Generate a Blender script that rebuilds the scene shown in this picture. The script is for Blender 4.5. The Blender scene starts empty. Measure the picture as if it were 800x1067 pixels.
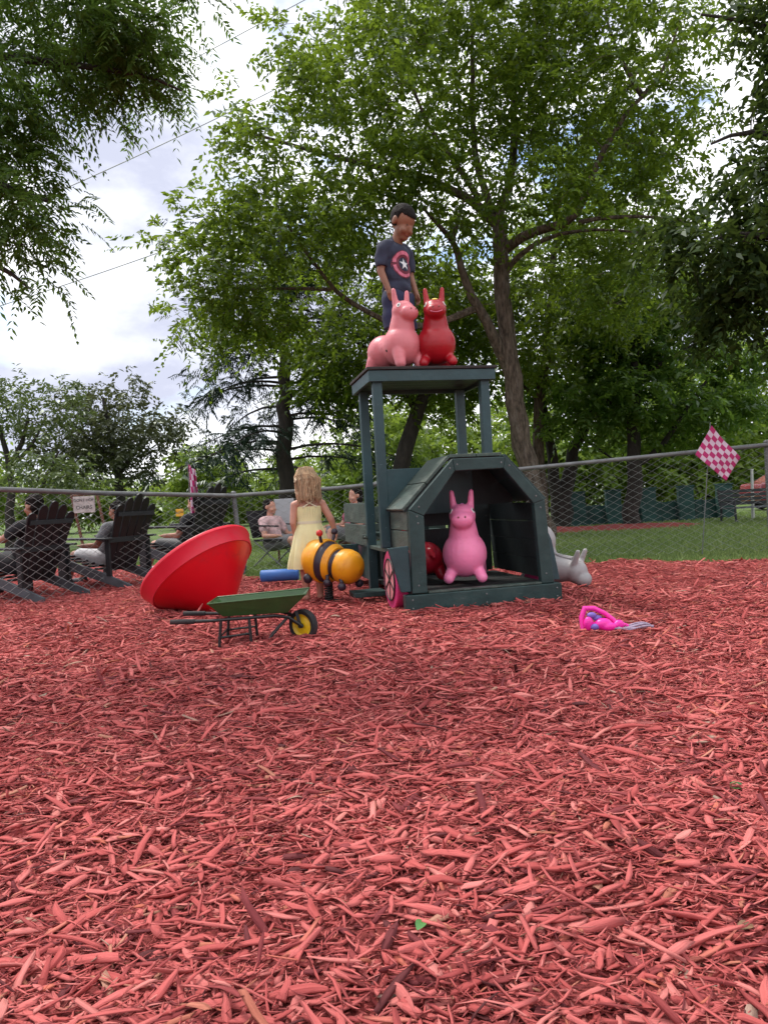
import bpy, bmesh, math, random
import numpy as np
from mathutils import Vector, Matrix, Euler
from mathutils.bvhtree import BVHTree

random.seed(7)
RNG = np.random.default_rng(11)
SC = bpy.context.scene
COL = SC.collection
R = math.radians

# ------------------------------------------------------------------ camera
HC, FPX, CX, CY = 0.66, 770.0, 400.0, 533.5
PITCH, ROLL = math.atan(11.5 / FPX), R(3.2)
cam_rot = Matrix.Rotation(R(90) - PITCH, 4, 'X') @ Matrix.Rotation(-ROLL, 4, 'Z')
cam_data = bpy.data.cameras.new('camera')
cam = bpy.data.objects.new('camera', cam_data)
COL.objects.link(cam)
cam.matrix_world = Matrix.Translation((0, 0, HC)) @ cam_rot
cam_data.sensor_fit = 'VERTICAL'
cam_data.sensor_height = 36
cam_data.sensor_width = 27
cam_data.lens = FPX / 1067 * 36
cam_data.clip_start = 0.02
cam_data.clip_end = 2000
SC.camera = cam
ORI = Vector((0, 0, HC))


def ray(px, py):
    return cam_rot.to_3x3() @ Vector(((px - CX) / FPX, -(py - CY) / FPX, -1))


def P(px, py, d):
    """world point seen at a photo pixel, at forward distance d"""
    v = ray(px, py)
    return ORI + v * (d / v.y)


def G(px, py, z=0.0):
    """ground point seen at a photo pixel"""
    v = ray(px, py)
    return ORI + v * ((z - HC) / v.z)


# ------------------------------------------------------------------ object helpers
def link(name, me, mats=None, parent=None):
    o = bpy.data.objects.new(name, me)
    COL.objects.link(o)
    if mats is not None and me is not None:
        for m in (mats if isinstance(mats, (list, tuple)) else [mats]):
            if m.name not in [x.name for x in me.materials if x]:
                me.materials.append(m)
    if parent is not None:
        o.parent = parent
    return o


def tag(o, label=None, cat=None, group=None, kind=None):
    if label: o['label'] = label
    if cat: o['category'] = cat
    if group: o['group'] = group
    if kind: o['kind'] = kind
    return o


def thing(name, label, cat, loc=(0, 0, 0), rz=0.0, group=None):
    o = bpy.data.objects.new(name, None)
    o.empty_display_size = 0.1
    COL.objects.link(o)
    o.location = loc
    o.rotation_euler = (0, 0, rz)
    return tag(o, label, cat, group)


def np_mesh(name, V, F, attrs=None, smooth=False):
    V = np.asarray(V, np.float32)
    F = np.asarray(F, np.int32)
    n, k = F.shape
    me = bpy.data.meshes.new(name)
    me.vertices.add(len(V))
    me.vertices.foreach_set('co', V.ravel())
    me.loops.add(n * k)
    me.loops.foreach_set('vertex_index', F.ravel())
    me.polygons.add(n)
    me.polygons.foreach_set('loop_start', np.arange(0, n * k, k, dtype=np.int32))
    if smooth:
        me.polygons.foreach_set('use_smooth', np.ones(n, bool))
    for an, av in (attrs or {}).items():
        av = np.asarray(av, np.float32)
        if av.ndim == 1:
            a = me.attributes.new(an, 'FLOAT', 'POINT')
            a.data.foreach_set('value', av)
        else:
            a = me.attributes.new(an, 'FLOAT_VECTOR', 'POINT')
            a.data.foreach_set('vector', av.ravel())
    me.update(calc_edges=True)
    return me


class MB:
    """collects shapes; build() links them as one mesh object"""

    def __init__(self):
        self.v, self.f, self.m = [], [], []

    def add(self, vs, fs, mi=0):
        b = len(self.v)
        self.v += [tuple(x) for x in vs]
        self.f += [tuple(i + b for i in f) for f in fs]
        self.m += [mi] * len(fs)

    def box(self, lo, hi, M=None, mi=0):
        x0, y0, z0 = lo
        x1, y1, z1 = hi
        vs = [Vector(c) for c in ((x0, y0, z0), (x1, y0, z0), (x1, y1, z0), (x0, y1, z0), (x0, y0, z1), (x1, y0, z1), (x1, y1, z1), (x0, y1, z1))]
        if M is not None: vs = [M @ c for c in vs]
        self.add(vs, [(0, 3, 2, 1), (4, 5, 6, 7), (0, 1, 5, 4), (1, 2, 6, 5), (2, 3, 7, 6), (3, 0, 4, 7)], mi)

    def bar(self, a, b, w, h, up=(0, 0, 1), mi=0):
        a, b = Vector(a), Vector(b)
        d = (b - a).normalized()
        s = d.cross(Vector(up))
        if s.length < 1e-4: s = d.cross(Vector((0, 1, 0)))
        s.normalize()
        t = s.cross(d)
        vs = []
        for p in (a, b):
            for i, j in ((-1, -1), (1, -1), (1, 1), (-1, 1)):
                vs.append(p + s * (w / 2 * i) + t * (h / 2 * j))
        self.add(vs, [(0, 3, 2, 1), (4, 5, 6, 7), (0, 1, 5, 4), (1, 2, 6, 5), (2, 3, 7, 6), (3, 0, 4, 7)], mi)

    def tube(self, pts, radii, sides=8, mi=0, caps=True):
        pts = [Vector(p) for p in pts]
        if not isinstance(radii, (list, tuple, np.ndarray)): radii = [radii] * len(pts)
        vs = []
        ref = None
        for i, p in enumerate(pts):
            d = (pts[min(i + 1, len(pts) - 1)] - pts[max(i - 1, 0)])
            d = d.normalized() if d.length > 1e-9 else Vector((0, 0, 1))
            if ref is None:
                ref = d.cross(Vector((0.31, 0.17, 0.93)))
                if ref.length < 1e-3: ref = d.cross(Vector((1, 0, 0)))
            ref = (ref - d * ref.dot(d)).normalized()
            t = d.cross(ref)
            for k in range(sides):
                a = 2 * math.pi * k / sides
                vs.append(p + (ref * math.cos(a) + t * math.sin(a)) * radii[i])
        fs = []
        for i in range(len(pts) - 1):
            for k in range(sides):
                k2 = (k + 1) % sides
                fs.append((i * sides + k, i * sides + k2, (i + 1) * sides + k2, (i + 1) * sides + k))
        if caps:
            fs.append(tuple(reversed(range(sides))))
            fs.append(tuple((len(pts) - 1) * sides + k for k in range(sides)))
        self.add(vs, fs, mi)

    def lathe(self, prof, M=None, sides=32, mi=0, wob=None):
        """prof: (r, z) list, turned about z"""
        vs, fs = [], []
        for (r, z) in prof:
            for k in range(sides):
                a = 2 * math.pi * k / sides
                rr = r * (1 + (wob(a, z) if wob else 0))
                v = Vector((rr * math.cos(a), rr * math.sin(a), z))
                vs.append(M @ v if M is not None else v)
        for i in range(len(prof) - 1):
            for k in range(sides):
                k2 = (k + 1) % sides
                fs.append((i * sides + k, i * sides + k2, (i + 1) * sides + k2, (i + 1) * sides + k))
        self.add(vs, fs, mi)

    def prism(self, poly, t0, t1, M=None, mi=0):
        """poly of (x, z) extruded along y from t0 to t1"""
        n = len(poly)
        vs = [Vector((x, t0, z)) for x, z in poly] + [Vector((x, t1, z)) for x, z in poly]
        if M is not None: vs = [M @ c for c in vs]
        fs = [tuple(range(n)), tuple(reversed(range(n, 2 * n)))]
        for i in range(n):
            j = (i + 1) % n
            fs.append((i, i + n, j + n, j))
        self.add(vs, fs, mi)

    def ell(self, c, r, M=None, seg=24, rings=14, mi=0):
        c = Vector(c)
        vs = [Vector((0, 0, -1))]
        for i in range(1, rings):
            ph = -math.pi / 2 + math.pi * i / rings
            for k in range(seg):
                a = 2 * math.pi * k / seg
                vs.append(Vector((math.cos(ph) * math.cos(a), math.cos(ph) * math.sin(a), math.sin(ph))))
        vs.append(Vector((0, 0, 1)))
        fs = []
        for k in range(seg):
            fs.append((0, 1 + (k + 1) % seg, 1 + k))
        for i in range(rings - 2):
            for k in range(seg):
                a, b = 1 + i * seg + k, 1 + i * seg + (k + 1) % seg
                fs.append((a, b, b + seg, a + seg))
        top = len(vs) - 1
        for k in range(seg):
            fs.append((1 + (rings - 2) * seg + k, 1 + (rings - 2) * seg + (k + 1) % seg, top))
        rr = Vector(r) if not isinstance(r, (int, float)) else Vector((r, r, r))
        out = []
        for v in vs:
            w = Vector((v.x * rr.x, v.y * rr.y, v.z * rr.z))
            if M is not None: w = M.to_3x3() @ w
            out.append(w + c)
        self.add(out, fs, mi)

    def cap(self, a, ra, b, rb, sides=20, mi=0):
        """tapered capsule"""
        a, b = Vector(a), Vector(b)
        d = (b - a).normalized()
        pts, rad = [], []
        for i in range(5):
            t = math.pi / 2 * i / 4
            pts.append(a - d * ra * math.cos(t)); rad.append(max(ra * math.sin(t), 1e-4))
        for i in range(5):
            t = math.pi / 2 * i / 4
            pts.append(b + d * rb * math.sin(t)); rad.append(max(rb * math.cos(t), 1e-4))
        self.tube(pts, rad, sides, mi)

    def mesh(self, name, smooth=False):
        me = bpy.data.meshes.new(name)
        me.from_pydata(self.v, [], self.f)
        me.polygons.foreach_set('material_index', self.m)
        if smooth: me.polygons.foreach_set('use_smooth', [True] * len(self.f))
        me.update()
        return me

    def build(self, name, mats, parent=None, smooth=False, bevel=0.0, fix=True):
        me = self.mesh(name, smooth)
        if fix:
            bm = bmesh.new(); bm.from_mesh(me)
            bmesh.ops.recalc_face_normals(bm, faces=bm.faces)
            bm.to_mesh(me); bm.free()
        if smooth: me.set_sharp_from_angle(angle=R(42))
        o = link(name, me, mats, parent)
        if bevel:
            b = o.modifiers.new('bevel', 'BEVEL')
            b.width = bevel; b.segments = 2; b.limit_method = 'ANGLE'
        return o


def blob(name, mb, voxel, smooth, mats, parent=None, post=None):
    """melts the shapes of mb into one continuous smooth surface"""
    me = mb.mesh('tmp')
    t = bpy.data.objects.new('tmp', me)
    COL.objects.link(t)
    m = t.modifiers.new('r', 'REMESH'); m.mode = 'VOXEL'; m.voxel_size = voxel
    if smooth:
        s = t.modifiers.new('s', 'SMOOTH'); s.factor = 0.5; s.iterations = smooth
    bpy.context.view_layer.update()
    dg = bpy.context.evaluated_depsgraph_get()
    out = bpy.data.meshes.new_from_object(t.evaluated_get(dg))
    bpy.data.objects.remove(t); bpy.data.meshes.remove(me)
    out.name = name
    if post: post(out)
    out.polygons.foreach_set('use_smooth', [True] * len(out.polygons))
    return link(name, out, mats, parent)


def bvh_of(o):
    me = o.data
    return BVHTree.FromPolygons([v.co.copy() for v in me.vertices], [tuple(p.vertices) for p in me.polygons])


def decal(name, mat, parent, bvh, poly2d, o0, ux, uz, dirn, lift=0.002, sub=1):
    """a thin printed shape laid on a surface: each 2-D point is dropped on the surface along dirn"""
    inner, outer = poly2d            # two matching outlines; the shape lies between them
    nr, n = 7, len(outer)
    vs, fs = [], []
    for k in range(nr + 1):
        for (a, b), (c, d) in zip(inner, outer):
            x, z = a + (c - a) * k / nr, b + (d - b) * k / nr
            q = Vector(o0) + Vector(ux) * x + Vector(uz) * z
            h = bvh.ray_cast(q, Vector(dirn), 1.0)
            vs.append((h[0] - Vector(dirn) * lift) if h[0] is not None else q + Vector(dirn) * 0.1)
    for k in range(nr):
        for i in range(n - 1):
            fs.append((k * n + i, k * n + i + 1, (k + 1) * n + i + 1, (k + 1) * n + i))
    me = bpy.data.meshes.new(name)
    me.from_pydata([tuple(v) for v in vs], [], fs)
    me.polygons.foreach_set('use_smooth', [True] * len(fs))
    return link(name, me, mat, parent)


# ------------------------------------------------------------------ materials
def nd(nt, t, **kw):
    n = nt.nodes.new(t)
    for k, v in kw.items():
        setattr(n, k, v)
    return n


def mat(name, col, rough=0.6, var=0.25, scale=6.0, bump=0.0, bscale=40.0, metal=0.0, spec=0.5, dirt=None, dscale=3.0, stretch=(1, 1, 1), coat=0.0, sss=0.0):
    m = bpy.data.materials.new(name)
    m.use_nodes = True
    nt = m.node_tree
    b = nt.nodes['Principled BSDF']
    b.inputs['Roughness'].default_value = rough
    b.inputs['Metallic'].default_value = metal
    b.inputs['Specular IOR Level'].default_value = spec
    b.inputs['Coat Weight'].default_value = coat
    if sss:
        b.inputs['Subsurface Weight'].default_value = sss
        b.inputs['Subsurface Radius'].default_value = (0.02, 0.008, 0.005)
    tc = nd(nt, 'ShaderNodeTexCoord')
    mp = nd(nt, 'ShaderNodeMapping'); mp.inputs['Scale'].default_value = stretch
    nt.links.new(tc.outputs['Object'], mp.inputs[0])
    nz = nd(nt, 'ShaderNodeTexNoise'); nz.inputs['Scale'].default_value = scale; nz.inputs['Detail'].default_value = 5
    nt.links.new(mp.outputs[0], nz.inputs[0])
    rp = nd(nt, 'ShaderNodeValToRGB')
    rp.color_ramp.elements[0].position = 0.3; rp.color_ramp.elements[1].position = 0.7
    rp.color_ramp.elements[0].color = [c * (1 - var) for c in col] + [1]
    rp.color_ramp.elements[1].color = [min(1, c * (1 + var)) for c in col] + [1]
    nt.links.new(nz.outputs[0], rp.inputs[0])
    out = rp.outputs[0]
    if dirt:
        n2 = nd(nt, 'ShaderNodeTexNoise'); n2.inputs['Scale'].default_value = dscale; n2.inputs['Detail'].default_value = 8; n2.inputs['Roughness'].default_value = 0.7
        nt.links.new(mp.outputs[0], n2.inputs[0])
        r2 = nd(nt, 'ShaderNodeValToRGB')
        r2.color_ramp.elements[0].position = 0.52; r2.color_ramp.elements[1].position = 0.75
        r2.color_ramp.elements[0].color = (0, 0, 0, 1); r2.color_ramp.elements[1].color = (1, 1, 1, 1)
        nt.links.new(n2.outputs[0], r2.inputs[0])
        mx = nd(nt, 'ShaderNodeMix', data_type='RGBA')
        nt.links.new(r2.outputs[0], mx.inputs[0]); nt.links.new(out, mx.inputs[6])
        mx.inputs[7].default_value = list(dirt) + [1]
        out = mx.outputs[2]
    if 'paint' in name and 'maroon' not in name:
        n4 = nd(nt, 'ShaderNodeTexNoise'); n4.inputs['Scale'].default_value = 34; n4.inputs['Detail'].default_value = 6; n4.inputs['Roughness'].default_value = 0.75
        m4 = nd(nt, 'ShaderNodeMapping'); m4.inputs['Scale'].default_value = (0.5, 0.5, 1.6)
        nt.links.new(tc.outputs['Object'], m4.inputs[0]); nt.links.new(m4.outputs[0], n4.inputs[0])
        r4 = nd(nt, 'ShaderNodeValToRGB'); r4.color_ramp.elements[0].position = 0.63; r4.color_ramp.elements[1].position = 0.69
        r4.color_ramp.elements[0].color = (0, 0, 0, 1); r4.color_ramp.elements[1].color = (0.75, 0.75, 0.75, 1)
        nt.links.new(n4.outputs[0], r4.inputs[0])
        x4 = nd(nt, 'ShaderNodeMix', data_type='RGBA'); nt.links.new(r4.outputs[0], x4.inputs[0]); nt.links.new(out, x4.inputs[6])
        x4.inputs[7].default_value = [min(1, c * 1.5 + 0.05) for c in col] + [1]
        out = x4.outputs[2]
    nt.links.new(out, b.inputs['Base Color'])
    if bump:
        n3 = nd(nt, 'ShaderNodeTexNoise'); n3.inputs['Scale'].default_value = bscale; n3.inputs['Detail'].default_value = 6
        nt.links.new(mp.outputs[0], n3.inputs[0])
        bp = nd(nt, 'ShaderNodeBump'); bp.inputs['Strength'].default_value = bump; bp.inputs['Distance'].default_value = 0.04 if 'bark' in name else 0.01
        nt.links.new(n3.outputs[0], bp.inputs['Height'])
        nt.links.new(bp.outputs[0], b.inputs['Normal'])
    return m


def leaf_mat(name, c0, c1, c2, trans=0.45, tcol=(0.16, 0.24, 0.03), gloss=0.02):
    """leaf: per-leaf tint attribute picks the colour; light also passes through"""
    m = bpy.data.materials.new(name)
    m.use_nodes = True
    nt = m.node_tree
    nt.nodes.remove(nt.nodes['Principled BSDF'])
    out = nt.nodes['Material Output']
    at = nd(nt, 'ShaderNodeAttribute', attribute_name='tint')
    rp = nd(nt, 'ShaderNodeValToRGB')
    e = rp.color_ramp.elements
    e[0].color = list(c0) + [1]; e[1].color = list(c2) + [1]
    k = e.new(0.55); k.color = list(c1) + [1]
    nt.links.new(at.outputs['Fac'], rp.inputs[0])
    df = nd(nt, 'ShaderNodeBsdfDiffuse'); nt.links.new(rp.outputs[0], df.inputs[0])
    tr = nd(nt, 'ShaderNodeBsdfTranslucent')
    mc = nd(nt, 'ShaderNodeMix', data_type='RGBA', blend_type='MULTIPLY')
    mc.inputs[0].default_value = 0.6
    mc.inputs[6].default_value = list(tcol) + [1]
    sc = nd(nt, 'ShaderNodeMix', data_type='RGBA'); sc.inputs[0].default_value = 0.55
    nt.links.new(rp.outputs[0], sc.inputs[6]); sc.inputs[7].default_value = list(tcol) + [1]
    nt.links.new(sc.outputs[2], tr.inputs[0])
    m1 = nd(nt, 'ShaderNodeMixShader'); m1.inputs[0].default_value = trans
    nt.links.new(df.outputs[0], m1.inputs[1]); nt.links.new(tr.outputs[0], m1.inputs[2])
    gl = nd(nt, 'ShaderNodeBsdfGlossy'); gl.inputs['Roughness'].default_value = 0.42
    gl.inputs[0].default_value = (0.6, 0.65, 0.6, 1)
    fr = nd(nt, 'ShaderNodeFresnel'); fr.inputs[0].default_value = 1.35
    mu = nd(nt, 'ShaderNodeMath', operation='MULTIPLY'); mu.inputs[1].default_value = gloss * 6
    nt.links.new(fr.outputs[0], mu.inputs[0])
    m2 = nd(nt, 'ShaderNodeMixShader')
    nt.links.new(mu.outputs[0], m2.inputs[0]); nt.links.new(m1.outputs[0], m2.inputs[1]); nt.links.new(gl.outputs[0], m2.inputs[2])
    nt.links.new(m2.outputs[0], out.inputs[0])
    return m


M = {}
TEAL = (0.021, 0.060, 0.060)
M['teal'] = mat('green_paint', (0.013, 0.040, 0.038), 0.5, 0.35, 5, 0.25, 30, dirt=(0.035, 0.06, 0.055), dscale=5)
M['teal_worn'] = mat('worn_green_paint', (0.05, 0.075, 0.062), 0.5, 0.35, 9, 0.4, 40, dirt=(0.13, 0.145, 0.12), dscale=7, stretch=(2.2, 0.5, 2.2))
M['sign_board'] = mat('greyed_board', (0.42, 0.40, 0.38), 0.7, 0.25, 20)
M['teal_blue'] = mat('blue_green_paint', (0.02, 0.055, 0.062), 0.42, 0.25, 5, 0.2, 30, dirt=(0.045, 0.08, 0.08))
M['shade_paint'] = mat('inside_shade_paint', (0.008, 0.014, 0.014), 0.6, 0.3, 8, 0.2, 40)  # tractor paint darkened: the shade inside the hood is put into the colour
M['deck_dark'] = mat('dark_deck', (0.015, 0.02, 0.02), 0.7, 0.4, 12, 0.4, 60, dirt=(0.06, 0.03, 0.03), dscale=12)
M['roof_top'] = mat('brown_roof_felt', (0.03, 0.024, 0.024), 0.8, 0.3, 20, 0.3, 80)
M['magenta'] = mat('magenta_paint', (0.52, 0.035, 0.16), 0.5, 0.25, 8, 0.15, 40, dirt=(0.35, 0.04, 0.09), dscale=9)
M['palepink'] = mat('pale_pink_paint', (0.62, 0.26, 0.28), 0.55, 0.25, 10, 0.1, 40, dirt=(0.5, 0.12, 0.14), dscale=7)
M['black'] = mat('black_paint', (0.012, 0.012, 0.013), 0.45, 0.3, 10)
M['horse_pink'] = mat('bright_pink_vinyl', (0.94, 0.25, 0.46), 0.42, 0.08, 5, 0.12, 70, dirt=(0.82, 0.2, 0.36), dscale=30, sss=0.1)
M['horse_salmon'] = mat('salmon_vinyl', (0.70, 0.20, 0.23), 0.42, 0.1, 4, 0.08, 60, dirt=(0.56, 0.15, 0.17), dscale=9, sss=0.1)
M['horse_red'] = mat('red_vinyl', (0.38, 0.004, 0.013), 0.36, 0.12, 4, 0.08, 60, dirt=(0.32, 0.01, 0.018), dscale=10)
M['horse_crimson'] = mat('dark_red_vinyl', (0.4, 0.008, 0.025), 0.35, 0.12, 4)
M['horse_grey'] = mat('grey_vinyl', (0.34, 0.33, 0.33), 0.45, 0.12, 5, 0.08, 60, dirt=(0.24, 0.19, 0.18), dscale=7)
M['mane_pink'] = mat('pale_mane', (0.78, 0.5, 0.55), 0.5, 0.15, 8)
M['mane_violet'] = mat('violet_mane', (0.6, 0.2, 0.5), 0.5, 0.15, 8)
M['white'] = mat('white_plastic', (0.78, 0.78, 0.76), 0.4, 0.05, 8)
M['yellowpatch'] = mat('yellow_patch', (0.8, 0.6, 0.12), 0.45, 0.1, 8)
M['red_plastic'] = mat('red_plastic', (0.70, 0.004, 0.014), 0.33, 0.1, 2.5, 0.08, 25, dirt=(0.5, 0.02, 0.03), dscale=4)
M['red_lip'] = mat('red_plastic_lip', (0.7, 0.014, 0.04), 0.4, 0.1, 3, 0.08, 30, dirt=(0.6, 0.04, 0.06), dscale=6)
M['barrow_green'] = mat('barrow_green', (0.03, 0.08, 0.022), 0.4, 0.3, 7, 0.1, 40, dirt=(0.05, 0.075, 0.03), dscale=10)
M['rubber'] = mat('black_rubber', (0.016, 0.015, 0.016), 0.75, 0.3, 12, 0.2, 60, dirt=(0.07, 0.035, 0.035), dscale=12)
M['yellow'] = mat('yellow_plastic', (0.8, 0.5, 0.01), 0.4, 0.1, 6, dirt=(0.6, 0.3, 0.02), dscale=9)
M['bee'] = mat('amber_plastic', (0.80, 0.34, 0.010), 0.38, 0.12, 5, 0.05, 40, dirt=(0.62, 0.2, 0.01), dscale=8)
M['bee_dark'] = mat('dark_violet_stripe', (0.03, 0.022, 0.035), 0.4, 0.2, 6)
M['valve'] = mat('valve_plug', (0.7, 0.6, 0.6), 0.5, 0.1)
M['redknob'] = mat('red_knob', (0.6, 0.03, 0.02), 0.4, 0.1)
M['steel'] = mat('galvanised_steel', (0.17, 0.175, 0.175), 0.55, 0.25, 12, 0.1, 60, metal=0.4)
M['wire'] = mat('fence_wire', (0.36, 0.37, 0.36), 0.5, 0.2, 8, metal=0.3)
M['chair'] = mat('black_chair', (0.007, 0.008, 0.010), 0.5, 0.3, 8, 0.15, 50)
M['chair_grey'] = mat('faded_chair', (0.07, 0.075, 0.085), 0.6, 0.3, 8, 0.15, 50)
M['blue'] = mat('blue_foam', (0.03, 0.13, 0.42), 0.55, 0.15, 8, 0.1, 60, dirt=(0.05, 0.1, 0.25))
M['skin_boy'] = mat('brown_skin', (0.25, 0.105, 0.06), 0.5, 0.12, 14, sss=0.08)
M['skin_fair'] = mat('fair_skin', (0.55, 0.27, 0.19), 0.5, 0.1, 14, sss=0.1)
M['skin_tan'] = mat('tan_skin', (0.38, 0.17, 0.11), 0.5, 0.1, 14, sss=0.1)
M['hair_dark'] = mat('dark_hair', (0.012, 0.009, 0.008), 0.7, 0.4, 60, 0.4, 120, spec=0.12)
M['hair_blonde'] = mat('blonde_hair', (0.46, 0.31, 0.18), 0.5, 0.45, 40, 0.5, 90, stretch=(1, 1, 0.15))
M['navy'] = mat('navy_cotton', (0.026, 0.03, 0.058), 0.85, 0.2, 18, 0.15, 260)
M['navy_shorts'] = mat('blue_shorts', (0.016, 0.02, 0.062), 0.8, 0.25, 12, 0.15, 200)
M['print_pink'] = mat('pink_print', (0.6, 0.16, 0.24), 0.8, 0.35, 30)
M['print_dark'] = mat('dark_red_print', (0.16, 0.03, 0.05), 0.85, 0.3, 30)
M['print_white'] = mat('white_print', (0.68, 0.68, 0.7), 0.8, 0.1, 30)
M['dress'] = mat('yellow_dress', (0.80, 0.74, 0.40), 0.85, 0.12, 7, 0.2, 90, dirt=(0.75, 0.7, 0.45), dscale=6)
M['cream'] = mat('cream_cotton', (0.75, 0.7, 0.5), 0.85, 0.08, 10)
M['mouth'] = mat('lip', (0.22, 0.06, 0.05), 0.5, 0.1)
M['wood'] = mat('brown_wood', (0.13, 0.06, 0.035), 0.7, 0.3, 8, 0.3, 60, stretch=(3, 3, 0.5))
M['toy_pink'] = mat('hot_pink_plastic', (0.84, 0.02, 0.36), 0.35, 0.08, 8)
M['toy_violet'] = mat('violet_plastic', (0.2, 0.13, 0.5), 0.45, 0.15, 8)
M['rope'] = mat('grey_violet_cord', (0.34, 0.27, 0.36), 0.7, 0.3, 40, 0.3, 200)
M['cloth_black'] = mat('black_shirt', (0.014, 0.014, 0.017), 0.85, 0.3, 15)
M['cloth_white'] = mat('pale_shorts', (0.5, 0.49, 0.5), 0.85, 0.15, 12, 0.2, 40)
M['cloth_grey'] = mat('grey_shirt', (0.16, 0.16, 0.17), 0.85, 0.15, 12)
M['cloth_pink'] = mat('pink_shirt', (0.42, 0.10, 0.16), 0.85, 0.35, 30)
M['cloth_rose'] = mat('rose_shirt', (0.6, 0.4, 0.4), 0.85, 0.25, 22)
M['shoe'] = mat('dark_shoe', (0.03, 0.03, 0.034), 0.6, 0.2)
M['pale_panel'] = mat('pale_grey_board', (0.42, 0.43, 0.45), 0.6, 0.08, 4)
M['tag_yellow'] = mat('yellow_sign', (0.75, 0.4, 0.03), 0.5, 0.1)
M['flag_pink'] = mat('crimson_cloth', (0.5, 0.03, 0.16), 0.8, 0.12, 9)
M['flag_white'] = mat('rose_white_cloth', (0.72, 0.55, 0.66), 0.8, 0.08, 9)
M['pole_white'] = mat('pale_pole', (0.55, 0.55, 0.52), 0.5, 0.1)
M['hedge_green'] = mat('dark_green_boards', (0.013, 0.06, 0.052), 0.7, 0.35, 4, 0.3, 30, dirt=(0.03, 0.09, 0.075))
M['car_red'] = mat('maroon_paint', (0.22, 0.015, 0.03), 0.25, 0.1, 4, coat=0.6)
M['glass'] = mat('dark_glass', (0.02, 0.025, 0.03), 0.08, 0.1, 4)
M['cable'] = mat('grey_cable', (0.34, 0.34, 0.36), 0.6, 0.1)
M['bark'] = mat('grey_brown_bark', (0.10, 0.075, 0.058), 0.9, 0.6, 26, 1.0, 34, dirt=(0.2, 0.165, 0.14), dscale=12, stretch=(1, 1, 0.3), spec=0.2)
M['bark_dark'] = mat('dark_bark', (0.03, 0.024, 0.02), 0.9, 0.4, 14, 0.8, 30, stretch=(1, 1, 0.35))
M['leaf_main'] = leaf_mat('broad_leaf', (0.026, 0.05, 0.010), (0.058, 0.105, 0.015), (0.13, 0.19, 0.026), 0.58, (0.30, 0.42, 0.035))
M['leaf_pin'] = leaf_mat('feather_leaf', (0.03, 0.07, 0.016), (0.06, 0.115, 0.024), (0.11, 0.18, 0.035), 0.5, (0.18, 0.3, 0.04), gloss=0.015)
M['leaf_dark'] = leaf_mat('dark_olive_leaf', (0.018, 0.034, 0.012), (0.032, 0.056, 0.018), (0.06, 0.095, 0.025), 0.45, (0.11, 0.16, 0.025), gloss=0.006)  # darker olive leaf colour of the tree at the right edge
M['leaf_bright'] = leaf_mat('bright_leaf', (0.08, 0.14, 0.022), (0.15, 0.23, 0.035), (0.27, 0.35, 0.07), 0.5, (0.34, 0.46, 0.06))
M['leaf_layer'] = leaf_mat('layered_leaf', (0.03, 0.075, 0.018), (0.065, 0.135, 0.026), (0.15, 0.24, 0.045), 0.55, (0.28, 0.44, 0.05))
M['leaf_olive'] = leaf_mat('olive_leaf', (0.03, 0.038, 0.02), (0.06, 0.07, 0.034), (0.1, 0.115, 0.05), 0.4, (0.13, 0.15, 0.05))
M['leaf_airy'] = leaf_mat('airy_leaf', (0.04, 0.065, 0.022), (0.075, 0.11, 0.035), (0.13, 0.17, 0.055), 0.45, (0.17, 0.22, 0.06))
M['needle'] = leaf_mat('needles', (0.016, 0.032, 0.022), (0.028, 0.05, 0.036), (0.045, 0.07, 0.05), 0.2, (0.05, 0.08, 0.04))
# ------------------------------------------------------------------ ground
def hnoise(x, y):
    return (0.020 * np.sin(x * 1.3 + 0.6 * np.sin(y * 1.7)) * np.sin(y * 1.1 + 0.5) + 0.010 * np.sin(x * 3.1 + 1.3 * np.sin(y * 2.3)) + 0.008 * np.sin(y * 4.7 + 1.1 * np.sin(x * 3.7)) + 0.006 * np.sin(x * 9.1 + y * 7.3) + 0.004 * np.sin(x * 17.3 - y * 13.1))


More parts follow.
